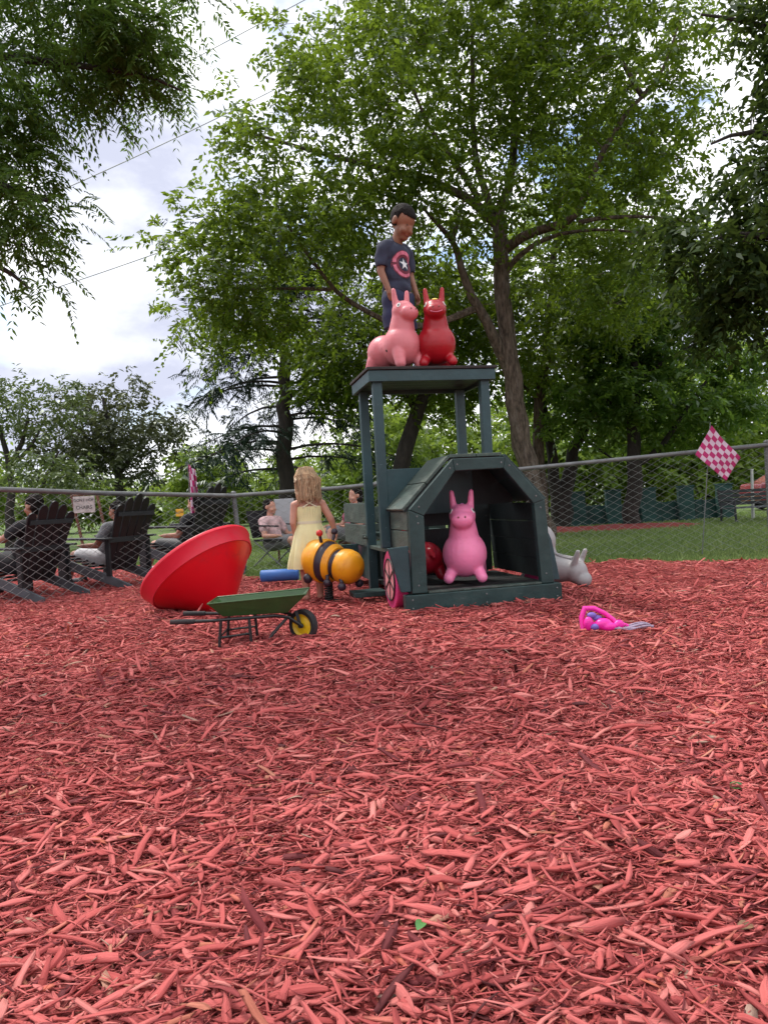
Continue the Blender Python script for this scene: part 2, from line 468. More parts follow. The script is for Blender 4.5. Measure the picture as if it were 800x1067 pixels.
def ground_mat(name, cols, scale, bump=0.6, extra=None):
    m = bpy.data.materials.new(name); m.use_nodes = True
    nt = m.node_tree; b = nt.nodes['Principled BSDF']
    b.inputs['Roughness'].default_value = 0.9
    b.inputs['Specular IOR Level'].default_value = 0.2
    tc = nd(nt, 'ShaderNodeTexCoord')
    nz = nd(nt, 'ShaderNodeTexNoise'); nz.inputs['Scale'].default_value = scale; nz.inputs['Detail'].default_value = 9; nz.inputs['Roughness'].default_value = 0.72
    nt.links.new(tc.outputs['Object'], nz.inputs[0])
    rp = nd(nt, 'ShaderNodeValToRGB')
    e = rp.color_ramp.elements
    e[0].position = 0.32; e[0].color = list(cols[0]) + [1]
    e[1].position = 0.68; e[1].color = list(cols[2]) + [1]
    k = e.new(0.5); k.color = list(cols[1]) + [1]
    nt.links.new(nz.outputs[0], rp.inputs[0])
    big = nd(nt, 'ShaderNodeTexNoise'); big.inputs['Scale'].default_value = 0.7; big.inputs['Detail'].default_value = 4
    nt.links.new(tc.outputs['Object'], big.inputs[0])
    mx = nd(nt, 'ShaderNodeMix', data_type='RGBA', blend_type='MULTIPLY'); mx.inputs[0].default_value = 0.6
    r2 = nd(nt, 'ShaderNodeValToRGB'); r2.color_ramp.elements[0].position = 0.3; r2.color_ramp.elements[1].position = 0.7
    r2.color_ramp.elements[0].color = (0.6, 0.6, 0.6, 1)
    nt.links.new(big.outputs[0], r2.inputs[0])
    nt.links.new(rp.outputs[0], mx.inputs[6]); nt.links.new(r2.outputs[0], mx.inputs[7])
    nt.links.new(mx.outputs[2], b.inputs['Base Color'])
    bp = nd(nt, 'ShaderNodeBump'); bp.inputs['Strength'].default_value = bump; bp.inputs['Distance'].default_value = 0.02
    nt.links.new(nz.outputs[0], bp.inputs['Height']); nt.links.new(bp.outputs[0], b.inputs['Normal'])
    return m


M['lawn'] = ground_mat('lawn', [(0.055, 0.10, 0.026), (0.11, 0.17, 0.045), (0.18, 0.24, 0.075)], 14, 0.5)
M['mulch_base'] = ground_mat('mulch_base', [(0.2, 0.04, 0.038), (0.36, 0.068, 0.062), (0.46, 0.10, 0.09)], 38, 1.0)

# lawn sheet out to the horizon
V = [(-400, -60, -0.035), (400, -60, -0.035), (400, 700, -0.035), (-400, 700, -0.035)]
o = link('ground', np_mesh('ground', V, [(0, 1, 2, 3)]), M['lawn']); tag(o, kind='structure')

# outline of the red mulch bed: (x, y) going round
MULCH_EDGE = [(-9, -2.5), (9, -2.5), (9, 5.75)]
for px, py in ((800, 584), (700, 587), (600, 590), (560, 592)):
    g = G(px, py); MULCH_EDGE.append((g.x, g.y))
MULCH_EDGE += [(0.4, 6.75), (-0.35, 6.85), (-0.9, 6.75), (-1.45, 7.0), (-1.8, 8.0), (-2.2, 9.6), (-9, 10.5)]
me_poly = np.array(MULCH_EDGE)


def in_mulch(x, y):
    x = np.asarray(x); y = np.asarray(y)
    w = 0.05 * np.sin(x * 5.3) + 0.03 * np.sin(x * 13.7 + 1)
    y = y + w
    inside = np.zeros(x.shape, bool)
    n = len(me_poly)
    for i in range(n):
        x0, y0 = me_poly[i]; x1, y1 = me_poly[(i + 1) % n]
        c = ((y0 > y) != (y1 > y))
        with np.errstate(divide='ignore', invalid='ignore'):
            xi = (x1 - x0) * (y - y0) / (y1 - y0 + 1e-12) + x0
        inside ^= c & (x < xi)
    return inside


gx = np.arange(-9, 9.001, 0.06); gy = np.arange(-2.5, 10.6, 0.06)
XX, YY = np.meshgrid(gx, gy)
ZZ = hnoise(XX, YY) + 0.004 + RNG.normal(0, 0.003, XX.shape)
nx = len(gx)
ii, jj = np.meshgrid(np.arange(len(gy) - 1), np.arange(nx - 1), indexing='ij')
F = np.stack([ii * nx + jj, ii * nx + jj + 1, (ii + 1) * nx + jj + 1, (ii + 1) * nx + jj], -1).reshape(-1, 4)
keep = in_mulch((XX[:-1, :-1] + 0.03).ravel(), (YY[:-1, :-1] + 0.03).ravel())
o = link('mulch_bed', np_mesh('mulch_bed', np.stack([XX, YY, ZZ], -1).reshape(-1, 3), F[keep], smooth=True), M['mulch_base'])
tag(o, kind='structure')


# wood chips: every one a bent splinter of its own
def chips(n_try, region, stations, size, zspread, rng, wr=0.17):
    x0, x1, y0, y1 = region
    x = rng.uniform(x0, x1, n_try); y = rng.uniform(y0, y1, n_try)
    k = in_mulch(x, y) & (np.abs(x) < 0.56 * np.maximum(y, 0.3) + 1.3)
    x, y = x[k], y[k]
    n = len(x)
    L = np.exp(rng.normal(math.log(size), 0.5, n)); L = np.clip(L, 0.010, 0.13)
    W = L * np.clip(np.exp(rng.normal(math.log(wr), 0.5, n)), 0.05, 0.5); W = np.where(rng.random(n) < 0.07, L * rng.uniform(0.35, 0.6, n), W); W = np.clip(W, 0.0022, 0.0145)
    T = W * rng.uniform(0.08, 0.32, n)
    az = rng.uniform(0, 2 * math.pi, n) 
    az = np.where(rng.random(n) < 0.35, rng.normal(0.15, 0.5, n), az)
    pit = rng.normal(0, 0.16, n); pit = np.where(rng.random(n) < 0.10, rng.normal(0, 0.38, n), pit)
    rol = rng.normal(0, 0.45, n)
    z = hnoise(x, y) + zspread * rng.random(n) ** 1.5 + np.abs(np.sin(pit)) * L * 0.25
    ax = np.stack([np.cos(az) * np.cos(pit), np.sin(az) * np.cos(pit), np.sin(pit)], -1)
    sd0 = np.stack([-np.sin(az), np.cos(az), np.zeros(n)], -1)
    up0 = np.cross(ax, sd0)
    sd = sd0 * np.cos(rol)[:, None] + up0 * np.sin(rol)[:, None]
    up = np.cross(ax, sd)
    bend = rng.normal(0, 0.09, n) * L; bends = rng.normal(0, 0.07, n) * L
    c = np.stack([x, y, z], -1)
    S = stations
    ts = np.linspace(-0.5, 0.5, S)
    V = np.zeros((n, S, 4, 3)); A = np.zeros((n, S, 4, 3))
    rnd = rng.random(n); skew = rng.normal(0, 0.35, n)
    e0 = rng.uniform(0.15, 1.0, n); e1 = rng.uniform(0.1, 0.9, n)
    for s, t in enumerate(ts):
        u = t + 0.5
        prof = np.minimum(1, e0 + (1 - e0) * min(1, u * 3.2)) * np.minimum(1, e1 + (1 - e1) * min(1, (1 - u) * 2.6))
        prof = prof * rng.uniform(0.82, 1.12, n)
        cc = c + ax * (t * L)[:, None] + up * ((0.25 - t * t) * 4 * bend)[:, None] * 0.5 + sd * ((0.25 - t * t) * 4 * bends)[:, None] * 0.5
        for q, (i, j) in enumerate(((-1, -1), (1, -1), (1, 1), (-1, 1))):
            jit = rng.uniform(0.75, 1.1, n)
            V[:, s, q] = cc + sd * (i * W * 0.5 * prof * jit + skew * t * W)[:, None] + up * (j * T * 0.5 * jit)[:, None]
            if s in (0, S - 1): V[:, s, q] += ax * (rng.uniform(-1.0, 1.0, n) * np.minimum(W * 0.9, L * 0.2))[:, None]
            A[:, s, q, 0] = t * L * 12
            A[:, s, q, 1] = (i * W * 0.5 * 160 + j * 1.3)
            A[:, s, q, 2] = rnd
    base = (np.arange(n) * S * 4)[:, None, None]
    fl = []
    for s in range(S - 1):
        for q in range(4):
            if S == 2 and q == 0: continue
            q2 = (q + 1) % 4
            fl.append((s * 4 + q, s * 4 + q2, (s + 1) * 4 + q2, (s + 1) * 4 + q))
    fl.append((3, 2, 1, 0)); fl.append(((S - 1) * 4, (S - 1) * 4 + 1, (S - 1) * 4 + 2, (S - 1) * 4 + 3))
    Fs = (base + np.array(fl)[None]).reshape(-1, 4)
    return V.reshape(-1, 3), Fs, A.reshape(-1, 3)


def chip_material():
    m = bpy.data.materials.new('dyed_wood_chip'); m.use_nodes = True
    nt = m.node_tree; b = nt.nodes['Principled BSDF']
    b.inputs['Roughness'].default_value = 0.85
    b.inputs['Specular IOR Level'].default_value = 0.22
    at = nd(nt, 'ShaderNodeAttribute', attribute_name='chip')
    sp = nd(nt, 'ShaderNodeSeparateXYZ'); nt.links.new(at.outputs['Vector'], sp.inputs[0])
    rp = nd(nt, 'ShaderNodeValToRGB'); rp.color_ramp.interpolation = 'LINEAR'
    e = rp.color_ramp.elements
    stops = [(0.0, (0.10, 0.026, 0.028)), (0.035, (0.19, 0.036, 0.042)), (0.2, (0.42, 0.078, 0.075)), (0.5, (0.51, 0.106, 0.102)),
             (0.8, (0.58, 0.145, 0.138)), (0.94, (0.63, 0.21, 0.19)), (0.975, (0.52, 0.13, 0.085)), (0.992, (0.46, 0.2, 0.14)), (1.0, (0.36, 0.25, 0.2))]
    e[0].position, e[0].color = stops[0][0], list(stops[0][1]) + [1]
    e[1].position, e[1].color = stops[-1][0], list(stops[-1][1]) + [1]
    for p, c in stops[1:-1]:
        k = e.new(p); k.color = list(c) + [1]
    nt.links.new(sp.outputs[2], rp.inputs[0])
    cb = nd(nt, 'ShaderNodeCombineXYZ')
    mu = nd(nt, 'ShaderNodeMath', operation='MULTIPLY'); mu.inputs[1].default_value = 217.0
    nt.links.new(sp.outputs[2], mu.inputs[0])
    nt.links.new(sp.outputs[0], cb.inputs[0]); nt.links.new(sp.outputs[1], cb.inputs[1]); nt.links.new(mu.outputs[0], cb.inputs[2])
    nz = nd(nt, 'ShaderNodeTexNoise'); nz.inputs['Scale'].default_value = 1.3; nz.inputs['Detail'].default_value = 4; nz.inputs['Roughness'].default_value = 0.65
    nt.links.new(cb.outputs[0], nz.inputs[0])
    r2 = nd(nt, 'ShaderNodeValToRGB'); r2.color_ramp.elements[0].position = 0.25; r2.color_ramp.elements[1].position = 0.75
    r2.color_ramp.elements[0].color = (0.72, 0.66, 0.66, 1); r2.color_ramp.elements[1].color = (1.15, 1.25, 1.22, 1)
    nt.links.new(nz.outputs[0], r2.inputs[0])
    # weathering: broad faded and damp patches over the bed
    tc = nd(nt, 'ShaderNodeTexCoord'); nb = nd(nt, 'ShaderNodeTexNoise'); nb.inputs['Scale'].default_value = 2.4; nb.inputs['Detail'].default_value = 5
    nt.links.new(tc.outputs['Object'], nb.inputs[0])
    rb_ = nd(nt, 'ShaderNodeValToRGB'); rb_.color_ramp.elements[0].position = 0.3; rb_.color_ramp.elements[1].position = 0.68
    rb_.color_ramp.elements[0].color = (0.84, 0.78, 0.78, 1); rb_.color_ramp.elements[1].color = (1.1, 1.14, 1.12, 1)
    nt.links.new(nb.outputs[0], rb_.inputs[0])
    m0 = nd(nt, 'ShaderNodeMix', data_type='RGBA', blend_type='MULTIPLY'); m0.inputs[0].default_value = 1.0
    nt.links.new(rp.outputs[0], m0.inputs[6]); nt.links.new(rb_.outputs[0], m0.inputs[7])
    mx = nd(nt, 'ShaderNodeMix', data_type='RGBA', blend_type='MULTIPLY'); mx.inputs[0].default_value = 1.0
    nt.links.new(m0.outputs[2], mx.inputs[6]); nt.links.new(r2.outputs[0], mx.inputs[7])
    nt.links.new(mx.outputs[2], b.inputs['Base Color'])
    bp = nd(nt, 'ShaderNodeBump'); bp.inputs['Strength'].default_value = 0.55; bp.inputs['Distance'].default_value = 0.004
    nt.links.new(nz.outputs[0], bp.inputs['Height']); nt.links.new(bp.outputs[0], b.inputs['Normal'])
    return m


M['chip'] = chip_material()
parts = []
off = 0
VV, FF, AA = [], [], []
CHIP_SETS = [(250000, (-2.9, 2.9, 0.35, 2.6), 4, 0.0165, 0.014), (30000, (-2.9, 2.9, 0.35, 2.6), 5, 0.035, 0.02), (75000, (-2.9, 2.9, 0.35, 2.6), 4, 0.030, 0.022, 0.085), (60000, (-4, 4, 2.6, 4.8), 3, 0.032, 0.022, 0.09), (1300, (-2.9, 2.9, 0.35, 2.6), 6, 0.062, 0.024),
             (230000, (-4, 4, 2.6, 4.8), 3, 0.021, 0.017), (17000, (-3.4, 3.4, 2.6, 4.8), 4, 0.046, 0.024),
             (190000, (-6, 5, 4.8, 9.0), 2, 0.029, 0.022), (9000, (-6, 5, 4.8, 9.0), 3, 0.052, 0.026)]
for n, reg, st, sz, zs, *wr in CHIP_SETS:
    v, f, a = chips(n, reg, st, sz, zs, RNG, *wr)
    VV.append(v); FF.append(f + off); AA.append(a); off += len(v)
o = link('wood_chips', np_mesh('wood_chips', np.concatenate(VV), np.concatenate(FF), {'chip': np.concatenate(AA)}), M['chip'])
tag(o, 'red dyed wood chips covering the play area', 'wood chips', kind='stuff')

# a few fallen leaves lying on the mulch
def fallen_leaf(px, py, ln, rz, m, label):
    g = G(px, py, 0.03)
    mb = MB()
    n = 7
    vs = []
    for i in range(n):
        t = i / (n - 1)
        w = math.sin(math.pi * min(1, t * 0.95 + 0.03)) ** 0.8 * ln * 0.27
        zc = 0.10 * ln * math.sin(t * 3)
        vs += [(t * ln - ln / 2, -w, zc + 0.25 * w), (t * ln - ln / 2, 0, zc), (t * ln - ln / 2, w, zc + 0.25 * w)]
    fs = []
    for i in range(n - 1):
        for j in range(2):
            a = i * 3 + j
            fs.append((a, a + 1, a + 4, a + 3))
    mb.add(vs, fs)
    o = mb.build('fallen_leaf', m, smooth=True, fix=False)
    o.location = (g.x, g.y, 0.034); o.rotation_euler = (0.25, 0.1, rz)
    tag(o, label, 'leaf')


M['leaf_green'] = mat('fresh_leaf', (0.07, 0.2, 0.05), 0.45, 0.2, 30)
M['leaf_brown'] = mat('dry_leaf', (0.22, 0.12, 0.06), 0.6, 0.3, 30)
fallen_leaf(438, 967, 0.03, 1.2, M['leaf_green'], 'small green leaf on the red mulch near the bottom middle')
fallen_leaf(768, 823, 0.045, 0.2, M['leaf_green'], 'green leaf on the red mulch towards the right edge')
fallen_leaf(776, 969, 0.03, 0.4, M['leaf_brown'], 'dry tan leaf on the red mulch near the lower right corner')

# grass blades
def blades(n, reg, h, rng, cond=None):
    x = rng.uniform(reg[0], reg[1], n); y = reg[2] + (reg[3] - reg[2]) * rng.random(n) ** 1.5
    k = ~in_mulch(x, y) & (np.abs(x) < 0.56 * y + 1.2)
    x, y = x[k], y[k]; n = len(x)
    az = rng.uniform(0, 2 * math.pi, n); hh = h * rng.uniform(0.5, 1.3, n); w = 0.004 + 0.0007 * y
    lean = rng.normal(0, 0.35, (n, 2)) * hh[:, None]
    b = np.stack([x, y, np.full(n, -0.036)], -1)
    s = np.stack([np.cos(az) * w, np.sin(az) * w, np.zeros(n)], -1)
    mid = b + np.stack([lean[:, 0] * 0.3, lean[:, 1] * 0.3, hh * 0.6], -1)
    tip = b + np.stack([lean[:, 0], lean[:, 1], hh], -1)
    V = np.stack([b - s, b + s, mid + s * 0.7, tip], 1).reshape(-1, 3)
    F = np.arange(n * 4).reshape(-1, 4)
    patch = 0.5 + 0.3 * np.sin(x * 1.7 + 2 * np.sin(y * 1.1))
    t = np.clip(rng.random(n) * 0.6 + 0.4 * patch, 0, 1)
    return V, F, np.repeat(t, 4)


M['blade'] = leaf_mat('grass_blade', (0.115, 0.17, 0.055), (0.21, 0.28, 0.095), (0.33, 0.38, 0.15), 0.35, (0.24, 0.34, 0.10))
v, f, t = blades(130000, (-9, 9, 5.6, 16), 0.038, RNG)
o = link('grass', np_mesh('grass', v, f, {'tint': t}), M['blade'])
tag(o, 'short green grass growing beyond the mulch edge', 'grass', kind='stuff')

# ------------------------------------------------------------------ play tractor
FL, FR = G(425, 640), G(584, 625.5)
U = Vector((FR.x - FL.x, FR.y - FL.y, 0)); TW = U.length; U.normalize()
TRZ = math.atan2(U.y, U.x)
TR = Matrix.Translation((FL.x, FL.y, 0)) @ Matrix.Rotation(TRZ, 4, 'Z')
TRI = TR.inverted()


def on_front(px, py, v=0.0):
    """tractor-local (u, z) where a pixel's ray meets the plane v behind the front"""
    o = TRI @ ORI; d = TRI.to_3x3() @ ray(px, py)
    t = (v - o.y) / d.y
    q = o + d * t
    return q.x, q.z


def on_side(px, py, u=0.0):
    o = TRI @ ORI; d = TRI.to_3x3() @ ray(px, py)
    t = (u - o.x) / d.x
    q = o + d * t
    return q.y, q.z


if True:
    print('TRACTOR', TW, math.degrees(TRZ), FL, FR)
    zz = lambda x, y: (340 + x / 2.667, 370 + y / 2.667)
    for nm, q in (('outTL', (350, 290)), ('outTR', (497, 285)), ('outL', (232, 430)), ('outR', (605, 400)), ('inL', (270, 450)), ('inTL', (355, 318)), ('inTR', (490, 310)), ('inR', (580, 415)), ('inBR', (597, 620)), ('inBL', (288, 660)), ('beamTL', (228, 665)), ('beamTR', (648, 625))):
        print(nm, [round(c, 3) for c in on_front(*zz(*q))])
    for nm, q in (('slantback', (175, 440)), ('postFLtop', (140, 88)), ('postFLbot', (170, 515)), ('postRLtop', (108, 125)), ('postRLbot', (130, 500)), ('roofFL', (125, 50)), ('roofBL', (72, 95)), ('boxTL', (50, 420)), ('boxBL', (52, 520)), ('wheelC', (180, 640)), ('wheelL', (152, 640)), ('wheelR', (225, 700)), ('wheeltop', (165, 558))):
        print(nm, [round(c, 3) for c in on_side(*zz(*q))])
    for q in ((125, 50), (458, 28)):
        print('roof on v=.45', on_front(*zz(*q), 0.45))
tractor = thing('play_tractor', 'dark green wooden play tractor with open hood, pink wheels and flat roof on four posts', 'play tractor', (FL.x, FL.y, 0), TRZ)
ZT = 1.50


def sub(parent, name, fn, m, **kw):
    mb = MB(); fn(mb)
    return mb.build(name, m, parent, **kw)


def planks(mb, a, b, c, th, n, gap=0.006):
    """n planks side by side: strip from line a->b offset towards c (a,b ends of first edge, c = first end of the far edge)"""
    a, b, c = Vector(a), Vector(b), Vector(c)
    w = (c - a) / n
    nrm = (b - a).cross(c - a).normalized() * th
    g = w.normalized() * gap * 0.5
    for i in range(n):
        p, q = a + w * i + g, b + w * i + g
        r, s = b + w * (i + 1) - g, a + w * (i + 1) - g
        mb.add([p, q, r, s, p + nrm, q + nrm, r + nrm, s + nrm], [(0, 1, 2, 3), (7, 6, 5, 4), (0, 4, 5, 1), (1, 5, 6, 2), (2, 6, 7, 3), (3, 7, 4, 0)])


# front frame: six boards round the hood mouth
OUT = [(0.035, 0.112), (0.04, 0.600), (0.318, 0.885), (0.650, 0.885), (0.886, 0.615), (0.920, 0.112)]
INN = [(0.125, 0.112), (0.128, 0.560), (0.330, 0.812), (0.632, 0.816), (0.815, 0.595), (0.838, 0.112)]
fr = MB()
for i in range(5):
    a, b, c, d = OUT[i], OUT[i + 1], INN[i + 1], INN[i]
    g = 0.0015
    fr.prism([(a[0], a[1] + (g if i == 0 else 0)), (b[0], b[1] - g), (c[0], c[1] - g), (d[0], d[1] + (g if i == 0 else 0))], 0.0, 0.045)
fr.build('front_frame', M['teal'], tractor, bevel=0.005)
FRAME = [c for c in tractor.children if c.name.startswith('front_frame')][0]
for (x, y, z) in [(x, -0.001, z) for x, z in ((0.075, 0.16), (0.09, 0.52), (0.085, 0.56), (0.10, 0.615), (0.30, 0.83), (0.345, 0.85), (0.62, 0.85), (0.67, 0.83), (0.83, 0.64), (0.855, 0.57), (0.87, 0.17))] + [(x, -0.013, z) for x in (0.03, 0.48, 0.93) for z in (0.03, 0.08)]:
    sub(FRAME, 'screw', lambda m: m.ell((x, y, z), (0.0055, 0.0025, 0.0055), None, 10, 6), M['steel'])
sub(tractor, 'front_beam', lambda m: m.box((-0.012, -0.012, 0.005), (0.962, 0.05, 0.108)), M['teal'], bevel=0.005)
sub(tractor, 'sill', lambda m: m.box((0.13, -0.004, 0.1095), (0.836, 0.05, 0.122)), M['teal_worn'], bevel=0.003)
HB = 0.46
sub(tractor, 'hood_side', lambda m: planks(m, (0.055, 0.046, 0.36), (0.055, HB, 0.36), (0.055, 0.046, 0.592), -0.02, 2), M['teal_worn'], bevel=0.003)
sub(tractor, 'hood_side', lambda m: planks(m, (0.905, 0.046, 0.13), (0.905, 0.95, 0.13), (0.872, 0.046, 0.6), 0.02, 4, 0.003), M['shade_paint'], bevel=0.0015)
sub(tractor, 'hood_slope', lambda m: planks(m, (0.018, 0.046, 0.590), (0.018, HB, 0.590), (0.318, 0.046, 0.893), -0.02, 2), M['teal_worn'], bevel=0.003)
sub(tractor, 'hood_slope', lambda m: planks(m, (0.905, 0.046, 0.606), (0.905, HB + 0.3, 0.606), (0.650, 0.046, 0.893), 0.02, 2), M['teal'], bevel=0.003)
sub(tractor, 'hood_top', lambda m: planks(m, (0.322, 0.046, 0.893), (0.322, HB, 0.893), (0.646, 0.046, 0.893), -0.02, 2), M['teal_worn'], bevel=0.003)
sub(tractor, 'firewall', lambda m: (m.box((0.02, HB + 0.003, 0.56), (0.60, HB + 0.022, 0.86))), M['teal_blue'], bevel=0.003)
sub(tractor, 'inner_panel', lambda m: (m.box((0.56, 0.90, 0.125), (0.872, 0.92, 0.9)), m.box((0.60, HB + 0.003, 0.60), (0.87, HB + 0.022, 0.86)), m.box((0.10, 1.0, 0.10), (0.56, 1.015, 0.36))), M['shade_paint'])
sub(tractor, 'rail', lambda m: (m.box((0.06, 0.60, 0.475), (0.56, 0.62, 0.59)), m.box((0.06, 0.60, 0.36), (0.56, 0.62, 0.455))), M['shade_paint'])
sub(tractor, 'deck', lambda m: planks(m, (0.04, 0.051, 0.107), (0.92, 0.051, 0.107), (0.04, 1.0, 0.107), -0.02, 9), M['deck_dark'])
sub(tractor, 'side_ledge', lambda m: m.box((-0.02, 0.45, 0.335), (0.05, 0.95, 0.358)), M['teal_worn'], bevel=0.003)
sub(tractor, 'side_skirt', lambda m: (m.box((0.07, 0.10, 0.13), (0.09, 1.0, 0.334))), M['deck_dark'])
# fenders: slanted boards over the front wheels
def fender(mb, s):
    q = [(-0.095, 0.385), (0.028, 0.392), (0.032, 0.125), (-0.028, 0.125)]
    if s > 0: q = [(0.93, 0.40), (0.90, 0.45), (0.905, 0.12), (0.985, 0.12), (0.945, 0.36)]
    mb.prism(q, 0.015 if s < 0 else 0.055, 0.038 if s < 0 else 0.08)
sub(tractor, 'fender', lambda m: fender(m, -1), M['teal_blue'], bevel=0.004)
sub(tractor, 'fender', lambda m: fender(m, 1), M['teal_blue'], bevel=0.004)


def wheel(u, v, r, th, out):
    """pink wooden disc: tread, pale face, painted spokes"""
    Mx = Matrix.Translation((u, v, r)) @ Matrix.Rotation(R(90), 4, 'Y')
    mb = MB(); mb.lathe([(0.001, -th / 2), (r * 0.97, -th / 2), (r, -th / 2 + 0.006), (r, th / 2 - 0.006), (r * 0.97, th / 2), (0.001, th / 2)], Mx, 40)
    w = mb.build('wheel', M['magenta'], tractor)
    s = -1 if out < 0 else 1
    f = MB(); f.lathe([(0.001, 0), (r * 0.7, 0), (r * 0.7, 0.004), (0.001, 0.004)], Mx @ Matrix.Translation((0, 0, s * (th / 2 + (0 if s > 0 else 0.004)) + 0)), 36)
    f.build('wheel_face', M['palepink'], w)
    sp = MB()
    x = u + s * (th / 2 + 0.006)
    for k in range(3):
        a = math.pi * k / 3 + 0.5
        sp.bar((x, v - r * .68 * math.cos(a), r - r * .68 * math.sin(a)), (x + 0.0006 * k, v + r * .68 * math.cos(a), r + r * .68 * math.sin(a)), 0.004, 0.012)
    n = 40
    pts = [(x - s * 0.001, v + r * .7 * math.cos(2 * math.pi * i / n), r + r * .7 * math.sin(2 * math.pi * i / n)) for i in range(n + 1)]
    sp.tube(pts, 0.005, 6)
    sp.build('spokes', M['black'], w)


wheel(0.0, 0.255, 0.180, 0.07, -1)
wheel(0.975, 0.36, 0.15, 0.06, 1)
wheel(-0.03, 1.72, 0.16, 0.07, -1)
wheel(0.93, 1.72, 0.16, 0.07, 1)
# posts
PF = 0.46
uFR = on_front(505, 397, PF)[0]
ubr = on_front(479, 415, 0.92)[0]
POSTS = [((0.0, PF + 0.02), 0.36), ((uFR, PF + 0.02), 0.86), ((0.0, 0.92), 0.03), ((ubr, 0.92), 0.36)]
for (u, v), zb in POSTS:
    sub(tractor, 'post', lambda m: m.box((u - 0.03, v - 0.02, zb), (u + 0.03, v + 0.035, ZT - 0.075)), M['teal_blue'], bevel=0.004)
# roof: dark felted top on a fascia
r0u, r1u, r0v, r1v = -0.06, 0.785, PF - 0.03, 1.02
roof = sub(tractor, 'roof', lambda m: m.box((r0u - 0.012, r0v - 0.012, ZT - 0.012), (r1u + 0.012, r1v + 0.012, ZT + 0.006)), M['roof_top'], bevel=0.003)
def fascia(m):
    m.box((r0u, r0v, ZT - 0.085), (r1u, r0v + 0.022, ZT - 0.014))
    m.box((r0u, r1v - 0.022, ZT - 0.085), (r1u, r1v, ZT - 0.014))
    m.box((r0u, r0v + 0.024, ZT - 0.085), (r0u + 0.022, r1v - 0.024, ZT - 0.014))
    m.box((r1u - 0.022, r0v + 0.024, ZT - 0.085), (r1u, r1v - 0.024, ZT - 0.014))
sub(roof, 'fascia', fascia, M['teal_blue'], bevel=0.003)
sub(roof, 'soffit', lambda m: planks(m, (r0u + 0.024, r0v + 0.03, ZT - 0.06), (r1u - 0.024, r0v + 0.03, ZT - 0.06), (r0u + 0.024, r1v - 0.03, ZT - 0.06), 0.015, 5), M['teal'])
# rear: low box with worn plank sides, and a seat
sub(tractor, 'rear_side', lambda m: planks(m, (0.02, 1.02, 0.335), (0.02, 2.0, 0.335), (0.02, 1.02, 0.66), -0.022, 2, 0.01), M['teal_worn'], bevel=0.004)
sub(tractor, 'rear_side', lambda m: planks(m, (0.9, 1.02, 0.335), (0.9, 2.0, 0.335), (0.9, 1.02, 0.66), 0.022, 2, 0.01), M['teal_worn'], bevel=0.004)
sub(tractor, 'rear_wall', lambda m: planks(m, (0.045, 1.97, 0.335), (0.875, 1.97, 0.335), (0.045, 1.97, 0.62), -0.022, 2, 0.01), M['teal_worn'], bevel=0.004)
sub(tractor, 'rear_base', lambda m: (m.box((0.03, 1.03, 0.08), (0.89, 1.95, 0.33))), M['teal'], bevel=0.006)
sub(tractor, 'seat', lambda m: (m.box((0.1, 1.04, 0.40), (0.6, 1.35, 0.43)), m.box((0.1, 1.02, 0.43), (0.45, 1.04, 0.72))), M['teal'], bevel=0.005)
sub(tractor, 'rear_fender', lambda m: m.prism([(-0.13, 0.34), (0.01, 0.34), (0.01, 0.10), (-0.06, 0.10)], 1.5, 1.525), M['teal_blue'], bevel=0.004)
sub(tractor, 'latch', lambda m: (m.box((-0.055, 0.95, 0.40), (-0.02, 1.0, 0.43)), m.tube([(-0.04, 0.90, 0.415), (-0.04, 1.02, 0.415)], 0.010)), M['teal_worn'])
sub(tractor, 'step', lambda m: m.box((-0.20, 0.62, 0.035), (0.02, 0.80, 0.07)), M['teal'], bevel=0.005)


def tloc(u, v, z):
    return TR @ Vector((u, v, z))


